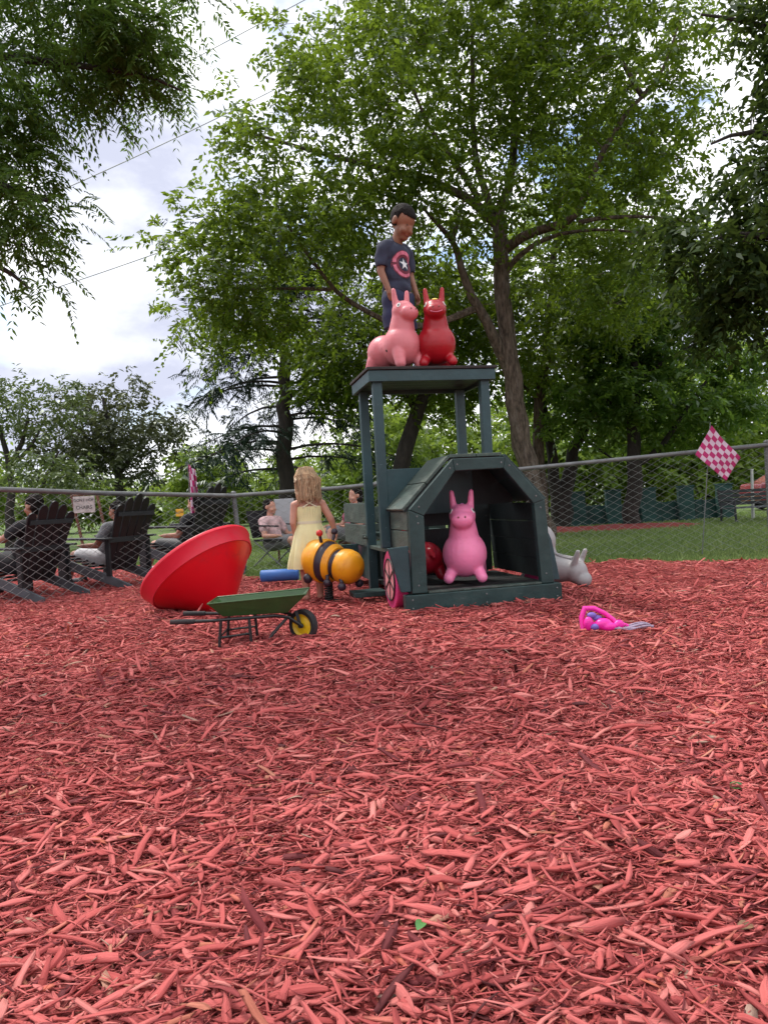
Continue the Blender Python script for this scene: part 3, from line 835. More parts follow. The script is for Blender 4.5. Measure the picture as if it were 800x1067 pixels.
# ------------------------------------------------------------------ hopping horses
def horse(label, loc, rz, s, m, mane, tilt=(0, 0), eye=True, patch=False, ballfeet=True, mouth=False, hturn=0.0, hpitch=0.0):
    t = thing('hopping_horse', label, 'hopping horse', loc, rz, 'inflatable hopping horses')
    t.rotation_euler = (tilt[0], tilt[1], rz)
    t.scale = (s, s, s)
    HM = Matrix.Translation((0, -0.09, 0.46)) @ Matrix.Rotation(hturn, 4, 'Z') @ Matrix.Rotation(hpitch, 4, 'X') @ Matrix.Translation((0, 0.09, -0.46))
    h = lambda p: HM @ Vector(p)
    mb = MB()
    mb.ell((0, -0.055, 0.195), (0.150, 0.145, 0.158))
    mb.ell((0, 0.16, 0.185), (0.138, 0.14, 0.135))
    mb.cap((0, -0.03, 0.2), 0.125, (0, 0.13, 0.19), 0.115)
    mb.cap((0, -0.06, 0.27), 0.110, (0, -0.085, 0.43), 0.080)
    mb.ell(h((0, -0.095, 0.452)), (0.089, 0.092, 0.080))
    mb.ell(h((0, -0.165, 0.425)), (0.078, 0.058, 0.058))
    for x in (-1, 1):
        mb.cap(h((x * 0.055, -0.075, 0.50)), 0.026, h((x * 0.066, -0.07, 0.612)), 0.018)
        if ballfeet:
            mb.cap((x * 0.085, -0.09, 0.09), 0.040, (x * 0.110, -0.148, 0.041), 0.037)
        else:
            mb.cap((x * 0.085, -0.11, 0.14), 0.052, (x * 0.10, -0.15, 0.04), 0.042)
        mb.cap((x * 0.085, 0.20, 0.12), 0.052, (x * 0.098, 0.235, 0.042), 0.042)
    mb.cap((0, 0.27, 0.25), 0.03, (0, 0.33, 0.20), 0.018)
    def flat(me):
        for v in me.vertices:
            if v.co.z < 0.004: v.co.z = 0.004 + (v.co.z - 0.004) * 0.1
    body = blob('body', mb, 0.0085, 7, m, t, flat)
    bv = bvh_of(body)
    hit = bv.ray_cast(Vector((-0.4, -0.04, 0.15)), Vector((1, 0, 0)))
    if hit[0] is not None:
        e = MB(); e.lathe([(0.001, 0.002), (0.009, 0.002), (0.010, -0.001)], Matrix.Translation(hit[0]) @ hit[1].to_track_quat('Z', 'Y').to_matrix().to_4x4(), 14); e.build('valve', M['black'], t)
    # mane ridge down the neck
    mm = MB()
    pts = [(h((0, -0.06, 0.525))), h((0, -0.02, 0.50)), Vector((0, 0.0, 0.44)), Vector((0, 0.02, 0.37)), Vector((0, 0.05, 0.315))]
    mm.tube(pts, [0.014, 0.02, 0.02, 0.018, 0.012], 8)
    mm.build('mane', mane, t, smooth=True)
    if eye:
        for x in (-1, 1):
            hit = bv.ray_cast(h((x * 0.215, -0.30, 0.487)), HM.to_3x3() @ Vector((-x * 0.15, 0.18, -0.002)).normalized())
            if hit[0] is None: continue
            p, n = hit[0], hit[1]
            q = n.to_track_quat('Z', 'Y').to_matrix()
            e = MB(); e.ell(p, (0.015, 0.021, 0.004), q)
            e = e.build('eye', M['white'], t, smooth=True)
            pp = MB(); pp.ell(p + n * 0.0025, (0.008, 0.012, 0.004), q)
            pp.build('pupil', M['black'], e, smooth=True)
    for x in (-1, 1):
        hit = bv.ray_cast(h((x * 0.022, -0.4, 0.445)), Vector((0, 1, 0)))
        if hit[0] is not None:
            e = MB(); e.ell(hit[0], (0.006, 0.004, 0.008)); e.build('nostril', M['mouth'], t, smooth=True)
    if patch:
        hit = bv.ray_cast(h((0, -0.20, 0.7)), Vector((0, 0.35, -1)).normalized())
        if hit[0] is not None:
            e = MB(); e.ell(hit[0], (0.022, 0.02, 0.006), hit[1].to_track_quat('Z', 'Y').to_matrix()); e.build('forelock', M['yellowpatch'], t, smooth=True)
    if mouth:
        pts = []
        for k in range(9):
            a = -1 + 2 * k / 8
            hit = bv.ray_cast(h((a * 0.045, -0.4, 0.405 + 0.012 * a * a)), HM.to_3x3() @ Vector((0, 1, 0)))
            if hit[0] is not None: pts.append(hit[0])
        if len(pts) > 3:
            e = MB(); e.tube(pts, 0.004, 6); e.build('mouth', M['print_pink'], t, smooth=True)
    return t


g = G(491, 609, 0.122); dk = g.copy()
# stands just inside the sill on the deck
q = TRI @ Vector((g.x, g.y, 0)); 
horse('bright pink hopping horse sitting in the mouth of the tractor hood', tloc(q.x + 0.02, max(q.y + 0.15, 0.235), 0.124), R(-8), 0.925, M['horse_pink'], M['mane_violet'])
horse('dark red hopping horse in the shade inside the tractor behind the bright pink one', tloc(0.26, 0.66, 0.124), R(200), 0.8, M['horse_crimson'], M['horse_crimson'], eye=False)
qs = [on_front(412, 383, 0.62)[0], on_front(455, 381, 0.62)[0]]
horse('salmon pink hopping horse on the tractor roof in front of the boy', tloc(qs[0] + 0.03, 0.66, ZT + 0.008), R(38), 0.86, M['horse_salmon'], M['mane_pink'], ballfeet=False)
horse('glossy red hopping horse with white eyes on the tractor roof', tloc(qs[1], 0.62, ZT + 0.008), R(0), 0.86, M['horse_red'], M['horse_red'], patch=True, mouth=True)
# grey one tipped on its nose behind the right of the tractor
gg = G(606, 617)
hg = horse('pale grey hopping horse tipped forward onto its nose behind the tractor', (0, 0, 0), 0, 0.9, M['horse_grey'], M['horse_grey'], eye=False, hpitch=R(-58))
hg.rotation_mode = 'QUATERNION'
qrot = Matrix.Rotation(R(52), 3, 'Z') @ Matrix.Rotation(R(84), 3, 'X')
hg.rotation_quaternion = qrot.to_quaternion()
bpy.context.view_layer.update()
bd = [c for c in hg.children if c.name.startswith('body')][0]
zs = min((qrot @ v.co).z for v in bd.data.vertices) * 0.9
head = qrot @ Vector((0, -0.14, 0.44)) * 0.9
hg.location = (gg.x - head.x, gg.y - head.y + 0.16, -zs + 0.003)

# ------------------------------------------------------------------ spring bee
bc = P(344, 586, 4.95)
bee = thing('bee_spring_rider', 'yellow and black bee spring rider beside the tractor', 'spring rider', (bc.x, bc.y, 0), R(54))
bz = bc.z / 0.87
AX = Matrix.Translation((0, 0, bz)) @ Matrix.Rotation(R(101), 4, 'X')   # local z of the lathe -> -y (forward)


def prof(z):
    """radius of the bee along its length (z forward)"""
    pts = [(-0.25, 0.0), (-0.235, 0.06), (-0.2, 0.115), (-0.14, 0.158), (-0.06, 0.175), (0.0, 0.165), (0.05, 0.143), (0.085, 0.126), (0.12, 0.126), (0.17, 0.132), (0.22, 0.122), (0.26, 0.094), (0.285, 0.05), (0.292, 0.0)]
    for (a, ra), (b, rb) in zip(pts, pts[1:]):
        if a <= z <= b:
            t = (z - a) / (b - a); return ra + (rb - ra) * t
    return 0.0


def bee_seg(name, z0, z1, m, parent, grow=0.0, n=14):
    mb = MB()
    ps = [(max(prof(z0 + (z1 - z0) * i / n) + grow, 0.0008), z0 + (z1 - z0) * i / n) for i in range(n + 1)]
    if z0 > -0.25: ps = [(max(ps[0][0] - 0.02, 0.001), z0)] + ps
    if z1 < 0.292: ps = ps + [(max(ps[-1][0] - 0.02, 0.001), z1)]
    mb.lathe(ps, AX, 36)
    return mb.build(name, m, parent, smooth=True)


bee_seg('abdomen', -0.25, -0.03, M['bee'], bee)
bee_seg('stripe', -0.03, 0.03, M['bee_dark'], bee, -0.008)
bee_seg('belly', 0.03, 0.075, M['bee'], bee, 0.0)
bee_seg('stripe', 0.075, 0.125, M['bee_dark'], bee, -0.014)
bee_seg('head', 0.125, 0.292, M['bee'], bee, 0.004)
bee.scale = (0.87, 0.87, 0.87)
# saddle hump
s_ = MB(); s_.ell((0, 0.12, bz + 0.12), (0.08, 0.10, 0.06)); s_.build('saddle', M['bee'], bee, smooth=True)
for x in (-1, 1):
    e = MB(); e.ell((AX @ Vector((x * 0.062, -0.028, 0.262))), (0.012, 0.011, 0.012)); e.build('eye', M['black'], bee, smooth=True)
    e = MB(); e.cap((x * 0.09, -0.17, bz - 0.11), 0.016, (x * 0.10, -0.19, bz - 0.16), 0.012); e.ell((x * 0.105, -0.19, bz - 0.17), (0.032, 0.032, 0.032)); e.build('foot_ball', M['bee_dark'], bee, smooth=True)
    e = MB(); e.cap((x * 0.1, -0.05, bz - 0.09), 0.016, (x * 0.125, -0.07, bz - 0.13), 0.012); e.ell((x * 0.13, -0.07, bz - 0.14), (0.03, 0.03, 0.03)); e.build('foot_ball', M['bee_dark'], bee, smooth=True)
    e = MB(); e.cap((x * 0.06, 0.02, bz + 0.13), 0.014, (x * 0.085, 0.015, bz + 0.215), 0.012); e = e.build('handle', M['bee_dark'], bee, smooth=True)
    k = MB(); k.ell((x * 0.088, 0.015, bz + 0.232), (0.026, 0.026, 0.026)); k.build('knob', M['redknob'] if x < 0 else M['bee_dark'], e, smooth=True)
e = MB(); e.ell((-0.13, 0.12, bz - 0.11), (0.036, 0.036, 0.04)); e.cap((-0.08, 0.12, bz - 0.09), 0.018, (-0.13, 0.12, bz - 0.11), 0.016); e.build('foot_rest', M['bee_dark'], bee, smooth=True)
sp = MB(); pts = []
hs = bz - 0.13
for i in range(10 * 14 + 1):
    a = 2 * math.pi * i / 14
    pts.append((0.027 * math.cos(a), 0.03 + 0.027 * math.sin(a), 0.012 + hs * i / 140))
sp.tube(pts, 0.009, 6); sp.build('spring', M['rubber'], bee, smooth=True)
sp = MB(); sp.lathe([(0.001, 0.0), (0.08, 0.0), (0.08, 0.014), (0.001, 0.016)], None, 24); sp.build('base_plate', M['rubber'], bee)

# blue foam roller on the mulch edge
g = G(292, 607)
br = MB(); Mx = Matrix.Rotation(R(90), 4, 'Y')
br.lathe([(0.001, -0.165), (0.045, -0.165), (0.052, -0.158), (0.052, 0.158), (0.045, 0.165), (0.001, 0.165)], Mx, 28)
o = br.build('foam_roller', M['blue'], smooth=False); o.location = (g.x, g.y, 0.065)
for p in o.data.polygons: p.use_smooth = len(p.vertices) == 4 and abs(p.normal.x) < 0.5
tag(o, 'blue foam roller lying at the mulch edge behind the girl', 'foam roller')

# ------------------------------------------------------------------ red spinning cone
cc = P(205, 594, 4.75)
ax = Vector((0.55, -0.30, -0.80)).normalized()
cone = thing('spinning_cone_seat', 'large red plastic spinning cone seat tipped over on the mulch', 'spinning toy', cc, 0)
rotm = ax.to_track_quat('Z', 'Y').to_matrix().to_4x4()
# local z = axis from the rim to the blunt tip; rim at z=0
RR = 0.388
outer = [(RR * 0.975, -0.012), (RR, 0.0), (RR * 0.985, 0.012), (RR * 0.93, 0.085), (RR * 0.90, 0.095)]
mb = MB(); mb.lathe([(RR * 0.965, -0.004), (RR * 0.985, -0.008), (RR, 0.0), (RR * 1.0, 0.012), (RR * 0.985, 0.016), (RR * 0.915, 0.095), (RR * 0.88, 0.09), (RR * 0.95, 0.004), (RR * 0.965, -0.004)], rotm, 72)
mb.build('rim_band', M['red_lip'], cone, smooth=True)
mb = MB()
mb.lathe([(RR * 0.9, 0.088), (RR * 0.23, 0.335), (RR * 0.18, 0.35), (RR * 0.12, 0.356), (0.001, 0.358), (0.001, 0.348), (RR * 0.2, 0.33), (RR * 0.89, 0.084)], rotm, 72)
mb.build('bowl', M['red_plastic'], cone, smooth=True)
lowest = min((c.data.vertices[i].co.z for c in cone.children for i in range(len(c.data.vertices))))
cone.location.z = -lowest + 0.005
print('cone lift', cc.z, -lowest)

# ------------------------------------------------------------------ toy wheelbarrow
wb0, wb1 = G(316, 668), G(252, 672)
dx = (wb0 - wb1); wrz = math.atan2(dx.y, dx.x)
wbx = thing('toy_wheelbarrow', 'toy wheelbarrow with green tray, black frame and yellow wheel', 'wheelbarrow', (wb0.x, wb0.y, 0), wrz)
# local x: towards the wheel (wheel axle at x=0), y away from the camera
tr = MB()
def tray_ring(x0, x1, y0, y1, z0, z1):
    return [(x0, y0, z0), (x1, y0, z1), (x1, y1, z1), (x0, y1, z0)]
top = tray_ring(-0.425, 0.035, -0.125, 0.125, 0.222, 0.240)
bot = tray_ring(-0.365, -0.06, -0.085, 0.085, 0.155, 0.155)
top2 = tray_ring(-0.420, 0.03, -0.12, 0.12, 0.222, 0.240)
bot2 = tray_ring(-0.360, -0.065, -0.08, 0.08, 0.16, 0.16)
vs = top + bot + top2 + bot2
fs = []
for i in range(4):
    j = (i + 1) % 4
    fs += [(i, j, 4 + j, 4 + i), (8 + j, 8 + i, 12 + i, 12 + j), (i, 8 + i, 8 + j, j)]
fs += [(4, 5, 6, 7), (15, 14, 13, 12)]
tr.add(vs, fs)
tray = tr.build('tray', M['barrow_green'], wbx, bevel=0.004)
rim = MB(); loop = [Vector(p) for p in top] + [Vector(top[0])]
rim.tube([p + Vector((0, 0, 0.002)) for p in loop], 0.0045, 6); rim.build('tray_rim', M['barrow_green'], tray)
f = MB()
for s in (-1, 1):
    f.tube([(0.005, s * 0.032, 0.075), (-0.06, s * 0.05, 0.128), (-0.12, s * 0.075, 0.143), (-0.42, s * 0.115, 0.143), (-0.50, s * 0.125, 0.147)], 0.008, 8)
    f.tube([(-0.06, s * 0.05, 0.13), (-0.17, s * 0.085, 0.02)], 0.006, 6)
f.build('frame', M['black'], wbx, smooth=True)
for s in (-1, 1):
    l = MB(); l.tube([(-0.24, s * 0.10, 0.140), (-0.235, s * 0.105, 0.012)], 0.0075, 8); l.tube([(-0.24, s * 0.10, 0.07), (-0.38, s * 0.11, 0.06)], 0.006, 6)
    l.tube([(-0.37, s * 0.11, 0.140), (-0.385, s * 0.112, 0.012)], 0.0075, 8)
    l.build('leg', M['black'], wbx, smooth=True)
    h = MB(); h.tube([(-0.49, s * 0.1245, 0.1465), (-0.60, s * 0.132, 0.151)], [0.0125, 0.0125], 10); h.build('grip', M['rubber'], wbx, smooth=True)
cr = MB(); cr.tube([(-0.385, -0.11, 0.06), (-0.385, 0.11, 0.06)], 0.006, 6); cr.build('crossbar', M['black'], wbx, smooth=True)
wr = 0.078
# front fork turned so that the wheel face shows
WM = Matrix.Translation((0.005, 0, wr)) @ Matrix.Rotation(R(-32), 4, 'Z') @ Matrix.Rotation(R(90), 4, 'X')
w = MB(); w.lathe([(wr * 0.72, -0.018), (wr * 0.93, -0.02), (wr, -0.012), (wr, 0.012), (wr * 0.93, 0.02), (wr * 0.72, 0.018), (wr * 0.70, 0.0), (wr * 0.72, -0.018)], WM, 40)
wh = w.build('wheel', M['rubber'], wbx, smooth=True)
w = MB(); w.lathe([(0.001, 0.012), (wr * 0.3, 0.013), (wr * 0.55, 0.006), (wr * 0.72, 0.014), (wr * 0.72, -0.014), (wr * 0.55, -0.006), (wr * 0.3, -0.013), (0.001, -0.012)], WM, 32)
w.build('rim', M['yellow'], wh, smooth=True)
w = MB(); w.lathe([(0.001, -0.03), (0.011, -0.03), (0.011, 0.03), (0.001, 0.03)], WM, 12)
w.bar(WM @ Vector((0, 0, 0.026)), WM @ Vector((-0.02, 0.075, 0.026)), 0.016, 0.004, up=(0, 1, 0)); w.build('hub', M['black'], wh)

# ------------------------------------------------------------------ pink skipping toy
g = G(640, 661)
toy = thing('skipping_toy', 'hot pink plastic skipping toy with grey and violet cords on the mulch', 'toy', (g.x, g.y, 0.02), R(0))
mb = MB()
pts = [(-0.135, 0.02, 0.01), (-0.137, 0.03, 0.06), (-0.12, 0.035, 0.10), (-0.08, 0.03, 0.098), (-0.035, 0.02, 0.075), (0.0, 0.01, 0.045), (0.012, 0.0, 0.02)]
mb.tube(pts, [0.012, 0.012, 0.013, 0.012, 0.011, 0.011, 0.012], 10)
mb.build('handle_loop', M['toy_pink'], toy, smooth=True)
mb = MB(); mb.ell((-0.05, -0.005, 0.03), (0.04, 0.03, 0.028)); mb.ell((-0.03, -0.02, 0.02), (0.035, 0.022, 0.02)); mb.ell((0.02, -0.005, 0.025), (0.024, 0.02, 0.022)); mb.cap((0.02, -0.005, 0.025), 0.014, (0.055, -0.008, 0.018), 0.010)
mb.ell((-0.115, 0.0, 0.035), (0.022, 0.02, 0.032))
blob('hub', mb, 0.004, 3, M['toy_pink'], toy)
for q in ((-0.09, -0.015, 0.022), (-0.07, 0.02, 0.055), (-0.095, 0.015, 0.07)):
    mb = MB(); mb.ell(q, (0.022, 0.014, 0.014)); mb.build('bead', M['toy_violet'], toy, smooth=True)
mb = MB()
for k, (a, b) in enumerate(((0.08, 0.03), (0.075, 0.022))):
    pts = []
    for i in range(30):
        t = 2 * math.pi * i / 29
        pts.append((0.09 + a * math.cos(t + 2.6), -0.012 + 0.012 * k + b * math.sin(t + 2.6), 0.012 + 0.006 * k + 0.006 * math.sin(3 * t)))
    mb.tube(pts, 0.0042, 6)
pts = [(-0.04, -0.03, 0.014), (0.03, -0.035, 0.012), (0.1, -0.04, 0.012), (0.17, -0.02, 0.014)]
mb.tube(pts, 0.004, 6)
mb.build('cord', M['rope'], toy, smooth=True)

# ------------------------------------------------------------------ people
def hand(mb, wrist, palm_dir, side, thumb_dir, s=1.0, curl=0.5):
    """palm and five curled fingers added to a body"""
    w = Vector(wrist); d = Vector(palm_dir).normalized(); sd = Vector(side).normalized()
    nrm = d.cross(sd).normalized()
    pc = w + d * 0.038 * s
    mb.cap(w, 0.020 * s, w + d * 0.03 * s, 0.022 * s)
    for k in range(4):
        o = (k - 1.5) * 0.0145 * s
        b = w + sd * o + d * 0.04 * s
        mb.cap(w + sd * o * 0.8 + d * 0.012 * s, 0.010 * s, b + d * 0.018 * s, 0.0085 * s, 8)
        L = (0.030, 0.036, 0.034, 0.026)[k] * s
        k1 = b + d * 0.018 * s
        d1 = (d + nrm * curl * 0.7).normalized(); k2 = k1 + d1 * L * 0.6
        d2 = (d + nrm * curl * 1.6).normalized(); k3 = k2 + d2 * L * 0.55
        mb.cap(k1, 0.0078 * s, k2, 0.0072 * s, 8); mb.cap(k2, 0.0072 * s, k3, 0.006 * s, 8)
    tb = w + sd * -0.022 * s + d * 0.012 * s
    td = (d * 0.75 + Vector(thumb_dir) * 0.8).normalized()
    mb.cap(tb, 0.0105 * s, tb + td * 0.026 * s, 0.009 * s, 8)
    mb.cap(tb + td * 0.026 * s, 0.0085 * s, tb + (td + d * 0.5).normalized() * 0.05 * s, 0.0068 * s, 8)


def head(mb, c, Rm, s=1.0):
    c = Vector(c)
    q = lambda p: c + Rm @ (Vector(p) * s)
    M4 = Rm.to_4x4()
    mb.ell(q((0, 0.012, 0.02)), (0.076 * s, 0.092 * s, 0.088 * s), M4)
    mb.ell(q((0, -0.03, -0.03)), (0.060 * s, 0.062 * s, 0.068 * s), M4)
    mb.ell(q((0, -0.055, -0.075)), (0.036 * s, 0.034 * s, 0.026 * s), M4)
    mb.cap(q((0, -0.080, 0.004)), 0.007 * s, q((0, -0.094, -0.026)), 0.0115 * s, 8)
    for x in (-1, 1):
        mb.ell(q((x * 0.036, -0.058, -0.036)), (0.026 * s, 0.026 * s, 0.024 * s), M4)
        mb.ell(q((x * 0.077, 0.012, -0.008)), (0.010 * s, 0.02 * s, 0.03 * s), M4)
        mb.cap(q((x * 0.014, -0.066, 0.030)), 0.006 * s, q((x * 0.040, -0.054, 0.030)), 0.005 * s, 8)
    mb.cap(q((-0.014, -0.080, -0.056)), 0.008 * s, q((0.014, -0.080, -0.056)), 0.008 * s, 8)


def face(parent, body, c, Rm, s, lipm, down=False):
    bv = bvh_of(body)
    c = Vector(c)
    q = lambda p: c + Rm @ (Vector(p) * s)
    for x in (-1, 1):
        h = bv.ray_cast(q((x * 0.032, -0.3, 0.004)), Rm @ Vector((0, 1, 0)))
        if h[0] is not None:
            e = MB(); e.ell(h[0], (0.013 * s, 0.004 * s, (0.0022 if down else 0.006) * s), Rm.to_4x4()); e = e.build('eye', M['black'] if down else M['white'], parent, smooth=True)
            if down: continue
            k = MB(); k.ell(h[0] + Rm @ Vector((0, -0.003 * s, -0.001 * s)), (0.006 * s, 0.003 * s, 0.005 * s), Rm.to_4x4()); k.build('iris', M['black'], e, smooth=True)
        pts = []
        for a in (0.014, 0.026, 0.04, 0.052):
            h = bv.ray_cast(q((x * a, -0.3, 0.028 + (0.006 if 0.02 < a < 0.05 else 0))), Rm @ Vector((0, 1, 0)))
            if h[0] is not None: pts.append(h[0])
        if len(pts) > 2:
            k = MB(); k.tube(pts, [0.0016 * s, 0.0024 * s, 0.0024 * s, 0.001 * s][:len(pts)], 6); k.build('eyebrow', M['hair_dark'], parent, smooth=True)
    pts = []
    for a in (-0.026, -0.013, 0, 0.013, 0.026):
        h = bv.ray_cast(q((a, -0.3, -0.055 - 0.0015 * (1 - abs(a) / 0.026))), Rm @ Vector((0, 1, 0)))
        if h[0] is not None: pts.append(h[0])
    if len(pts) > 2:
        k = MB(); k.tube(pts, [0.002 * s, 0.0045 * s, 0.005 * s, 0.0045 * s, 0.002 * s][:len(pts)], 6); k.build('lips', lipm, parent, smooth=True)


# the boy on the roof (faces -y locally)
bu = on_front(412, 383, 0.86)[0]
bp_ = tloc(bu + 0.045, 0.86, ZT + 0.006)
boy = thing('person', 'child in navy shirt with round star emblem standing on the tractor roof, looking down', 'person', bp_, R(42))
boy.scale = (0.89, 0.92, 0.97)
mb = MB()
HB_ = Vector((0.012, -0.085, 1.09))
HR = Matrix.Rotation(R(10), 3, 'Z') @ Matrix.Rotation(R(38), 3, 'X')
head(mb, HB_, HR, 1.10)
mb.cap((0, 0.0, 0.93), 0.048, (0.006, -0.055, 1.035), 0.042)
mb.ell((0, 0.0, 0.86), (0.115, 0.075, 0.10)); mb.ell((0, 0.0, 0.70), (0.10, 0.075, 0.13)); mb.ell((0, 0.005, 0.60), (0.108, 0.08, 0.075))
for x in (-1, 1):
    mb.cap((x * 0.09, 0, 0.93), 0.042, (x * 0.128, 0.005, 0.905), 0.040)
    mb.cap((x * 0.132, 0.005, 0.90), 0.038, (x * 0.158, 0.01, 0.745), 0.030)
    mb.cap((x * 0.158, 0.01, 0.745), 0.030, (x * 0.15, -0.055, 0.60), 0.021)
    mb.cap((x * 0.06, 0, 0.58), 0.072, (x * 0.07, -0.012, 0.335), 0.047)
    mb.cap((x * 0.07, -0.012, 0.335), 0.044, (x * 0.07, 0.012, 0.20), 0.043)
    mb.cap((x * 0.07, 0.012, 0.20), 0.043, (x * 0.07, 0.012, 0.06), 0.028)
    mb.cap((x * 0.07, 0.03, 0.032), 0.03, (x * 0.078, -0.09, 0.022), 0.026)
    hand(mb, (x * 0.15, -0.055, 0.60), (x * -0.05, -0.32, -1), (x * 0.1, 1, -0.25), (x * -0.6, -0.6, 0), 0.9, -0.45 * x)
bb = blob('body', mb, 0.0055, 3, M['skin_boy'], boy)
face(boy, bb, HB_, HR, 1.10, M['mouth'], down=True)
hm = MB()
q = lambda p: HB_ + HR @ Vector(p)
hm.ell(q((0, 0.014, 0.026)), (0.0895, 0.107, 0.0965), HR.to_4x4())
hm.ell(q((0, 0.038, -0.005)), (0.071, 0.066, 0.06), HR.to_4x4())
rr = random.Random(3)
for k in range(150):
    a, b_ = rr.uniform(0, 2 * math.pi), rr.uniform(-0.1, 1.45)
    d = Vector((math.cos(a) * math.cos(b_), math.sin(a) * math.cos(b_), math.sin(b_)))
    if d.y < -0.5 and d.z < 0.45: continue
    hm.ell(q((d.x * 0.0885, 0.014 + d.y * 0.105, 0.026 + d.z * 0.0945)), 0.0045 + 0.002 * rr.random(), None, 8, 6)
# cut the fringe away from the face: a clean hairline
def hairline(me):
    for v in me.vertices:
        l = HR.inverted() @ (v.co - HB_)
        if l.y < -0.012 and l.z < 0.058:
            v.co = HB_ + HR @ Vector((l.x * 0.86, l.y * 0.45 if l.z < 0.03 else l.y * 0.9, l.z + (0.058 - l.z) * 0.5))
blob('hair', hm, 0.0055, 1, M['hair_dark'], boy, hairline)
sm = MB()
sm.ell((0, 0.0, 0.875), (0.132, 0.088, 0.085)); sm.ell((0, 0.002, 0.74), (0.122, 0.092, 0.16)); sm.ell((0, 0.004, 0.63), (0.126, 0.098, 0.075))
for x in (-1, 1):
    sm.cap((x * 0.08, 0, 0.925), 0.052, (x * 0.128, 0.004, 0.90), 0.053)
    sm.cap((x * 0.13, 0.005, 0.90), 0.052, (x * 0.152, 0.008, 0.795), 0.050)
sm.cap((0, 0.0, 0.95), 0.06, (0, -0.008, 0.968), 0.052)
def hem(me):
    for v in me.vertices:
        if v.co.z < 0.585: v.co.z = 0.585 + (v.co.z - 0.585) * 0.05
        a = abs(v.co.x)
        w = 0.0055 * math.sin(v.co.x * 38 + v.co.z * 46 + 2 * math.sin(v.co.y * 17)) + 0.004 * math.sin(v.co.z * 62 - v.co.y * 50 + 1.5 * math.sin(v.co.x * 23))
        n = Vector((v.co.x, v.co.y, 0)); 
        if n.length > 0.01: v.co += n.normalized() * w * (1.45 - v.co.z) * (0.35 if v.co.y < -0.05 and abs(v.co.x) < 0.10 and v.co.z > 0.69 else 1.0)
        if a > 0.10 and v.co.z < 0.775 and a > 0.135: v.co.z = 0.775 + (v.co.z - 0.775) * 0.1
shirt = blob('shirt', sm, 0.007, 3, M['navy'], boy, hem)
s2 = MB()
s2.ell((0, 0.004, 0.575), (0.122, 0.094, 0.085))
for x in (-1, 1):
    s2.cap((x * 0.062, 0.0, 0.56), 0.083, (x * 0.072, -0.008, 0.37), 0.078)
def hem2(me):
    for v in me.vertices:
        if v.co.z < 0.345: v.co.z = 0.345 + (v.co.z - 0.345) * 0.06
        if v.co.z > 0.62: v.co.z = 0.62 + (v.co.z - 0.62) * 0.1
        v.co.y += 0.005 * math.sin(v.co.x * 70 + v.co.z * 26); v.co.x += 0.003 * math.sin(v.co.z * 55)
shorts = blob('shorts', s2, 0.007, 3, M['navy_shorts'], boy, hem2)
sb = bvh_of(shirt)
EM = (0.0, -0.4, 0.79)
def ringpoly(r0, r1, a0, a1, n=40):
    an = [a0 + (a1 - a0) * i / n for i in range(n + 1)]
    return [(r0 * math.cos(t), r0 * math.sin(t)) for t in an], [(r1 * math.cos(t), r1 * math.sin(t)) for t in an]
EZ, EX = (0, 0, 1), (1, 0, 0)
D_ = (0, 1, 0)
T2 = 2 * math.pi
decal('emblem_disc', M['print_dark'], shirt, sb, ringpoly(0.0005, 0.098, 0, T2), EM, EX, EZ, D_, 0.002)
decal('emblem_ring', M['print_pink'], shirt, sb, ringpoly(0.068, 0.092, R(15), R(172)), EM, EX, EZ, D_, 0.0035)
decal('emblem_ring', M['print_pink'], shirt, sb, ringpoly(0.070, 0.090, R(186), R(312)), EM, EX, EZ, D_, 0.0035)
decal('emblem_centre', M['navy'], shirt, sb, ringpoly(0.0005, 0.05, 0, T2), EM, EX, EZ, D_, 0.0035)
star = []
for i in range(10):
    r = 0.046 if i % 2 == 0 else 0.018
    a = math.pi / 2 + math.pi * i / 5
    star.append((r * math.cos(a), r * math.sin(a)))
sp_ = []
for (x0, z0), (x1, z1) in zip(star, star[1:] + star[:1]):
    for k in range(4): sp_.append((x0 + (x1 - x0) * k / 4, z0 + (z1 - z0) * k / 4))
sp_.append(sp_[0])
decal('emblem_star', M['print_white'], shirt, sb, ([(x * .01, z * .01) for x, z in sp_], sp_), EM, EX, EZ, D_, 0.005)

# the girl in the yellow dress (faces +y: built facing -y and turned)
gp = P(324, 560, 5.12)
girl = thing('person', 'child with long fair hair in a yellow sundress seen from behind', 'person', (gp.x - 0.005, gp.y, 0), R(180 + 14))
K = 0.97
mb = MB()
HG = Vector((0, -0.012, 0.855)) * K
HRG = Matrix.Rotation(R(8), 3, 'X') @ Matrix.Rotation(R(-20), 3, 'Z')
head(mb, HG, HRG, 0.82)
mb.cap(Vector((0, 0.005, 0.70)) * K, 0.036, Vector((0, 0, 0.80)) * K, 0.034)
mb.ell(Vector((0, 0, 0.64)) * K, (0.082, 0.056, 0.08)); mb.ell(Vector((0, 0, 0.5)) * K, (0.078, 0.058, 0.1))
for x in (-1, 1):
    mb.cap(Vector((x * 0.05, 0, 0.70)) * K, 0.03, Vector((x * 0.098, 0, 0.685)) * K, 0.030)
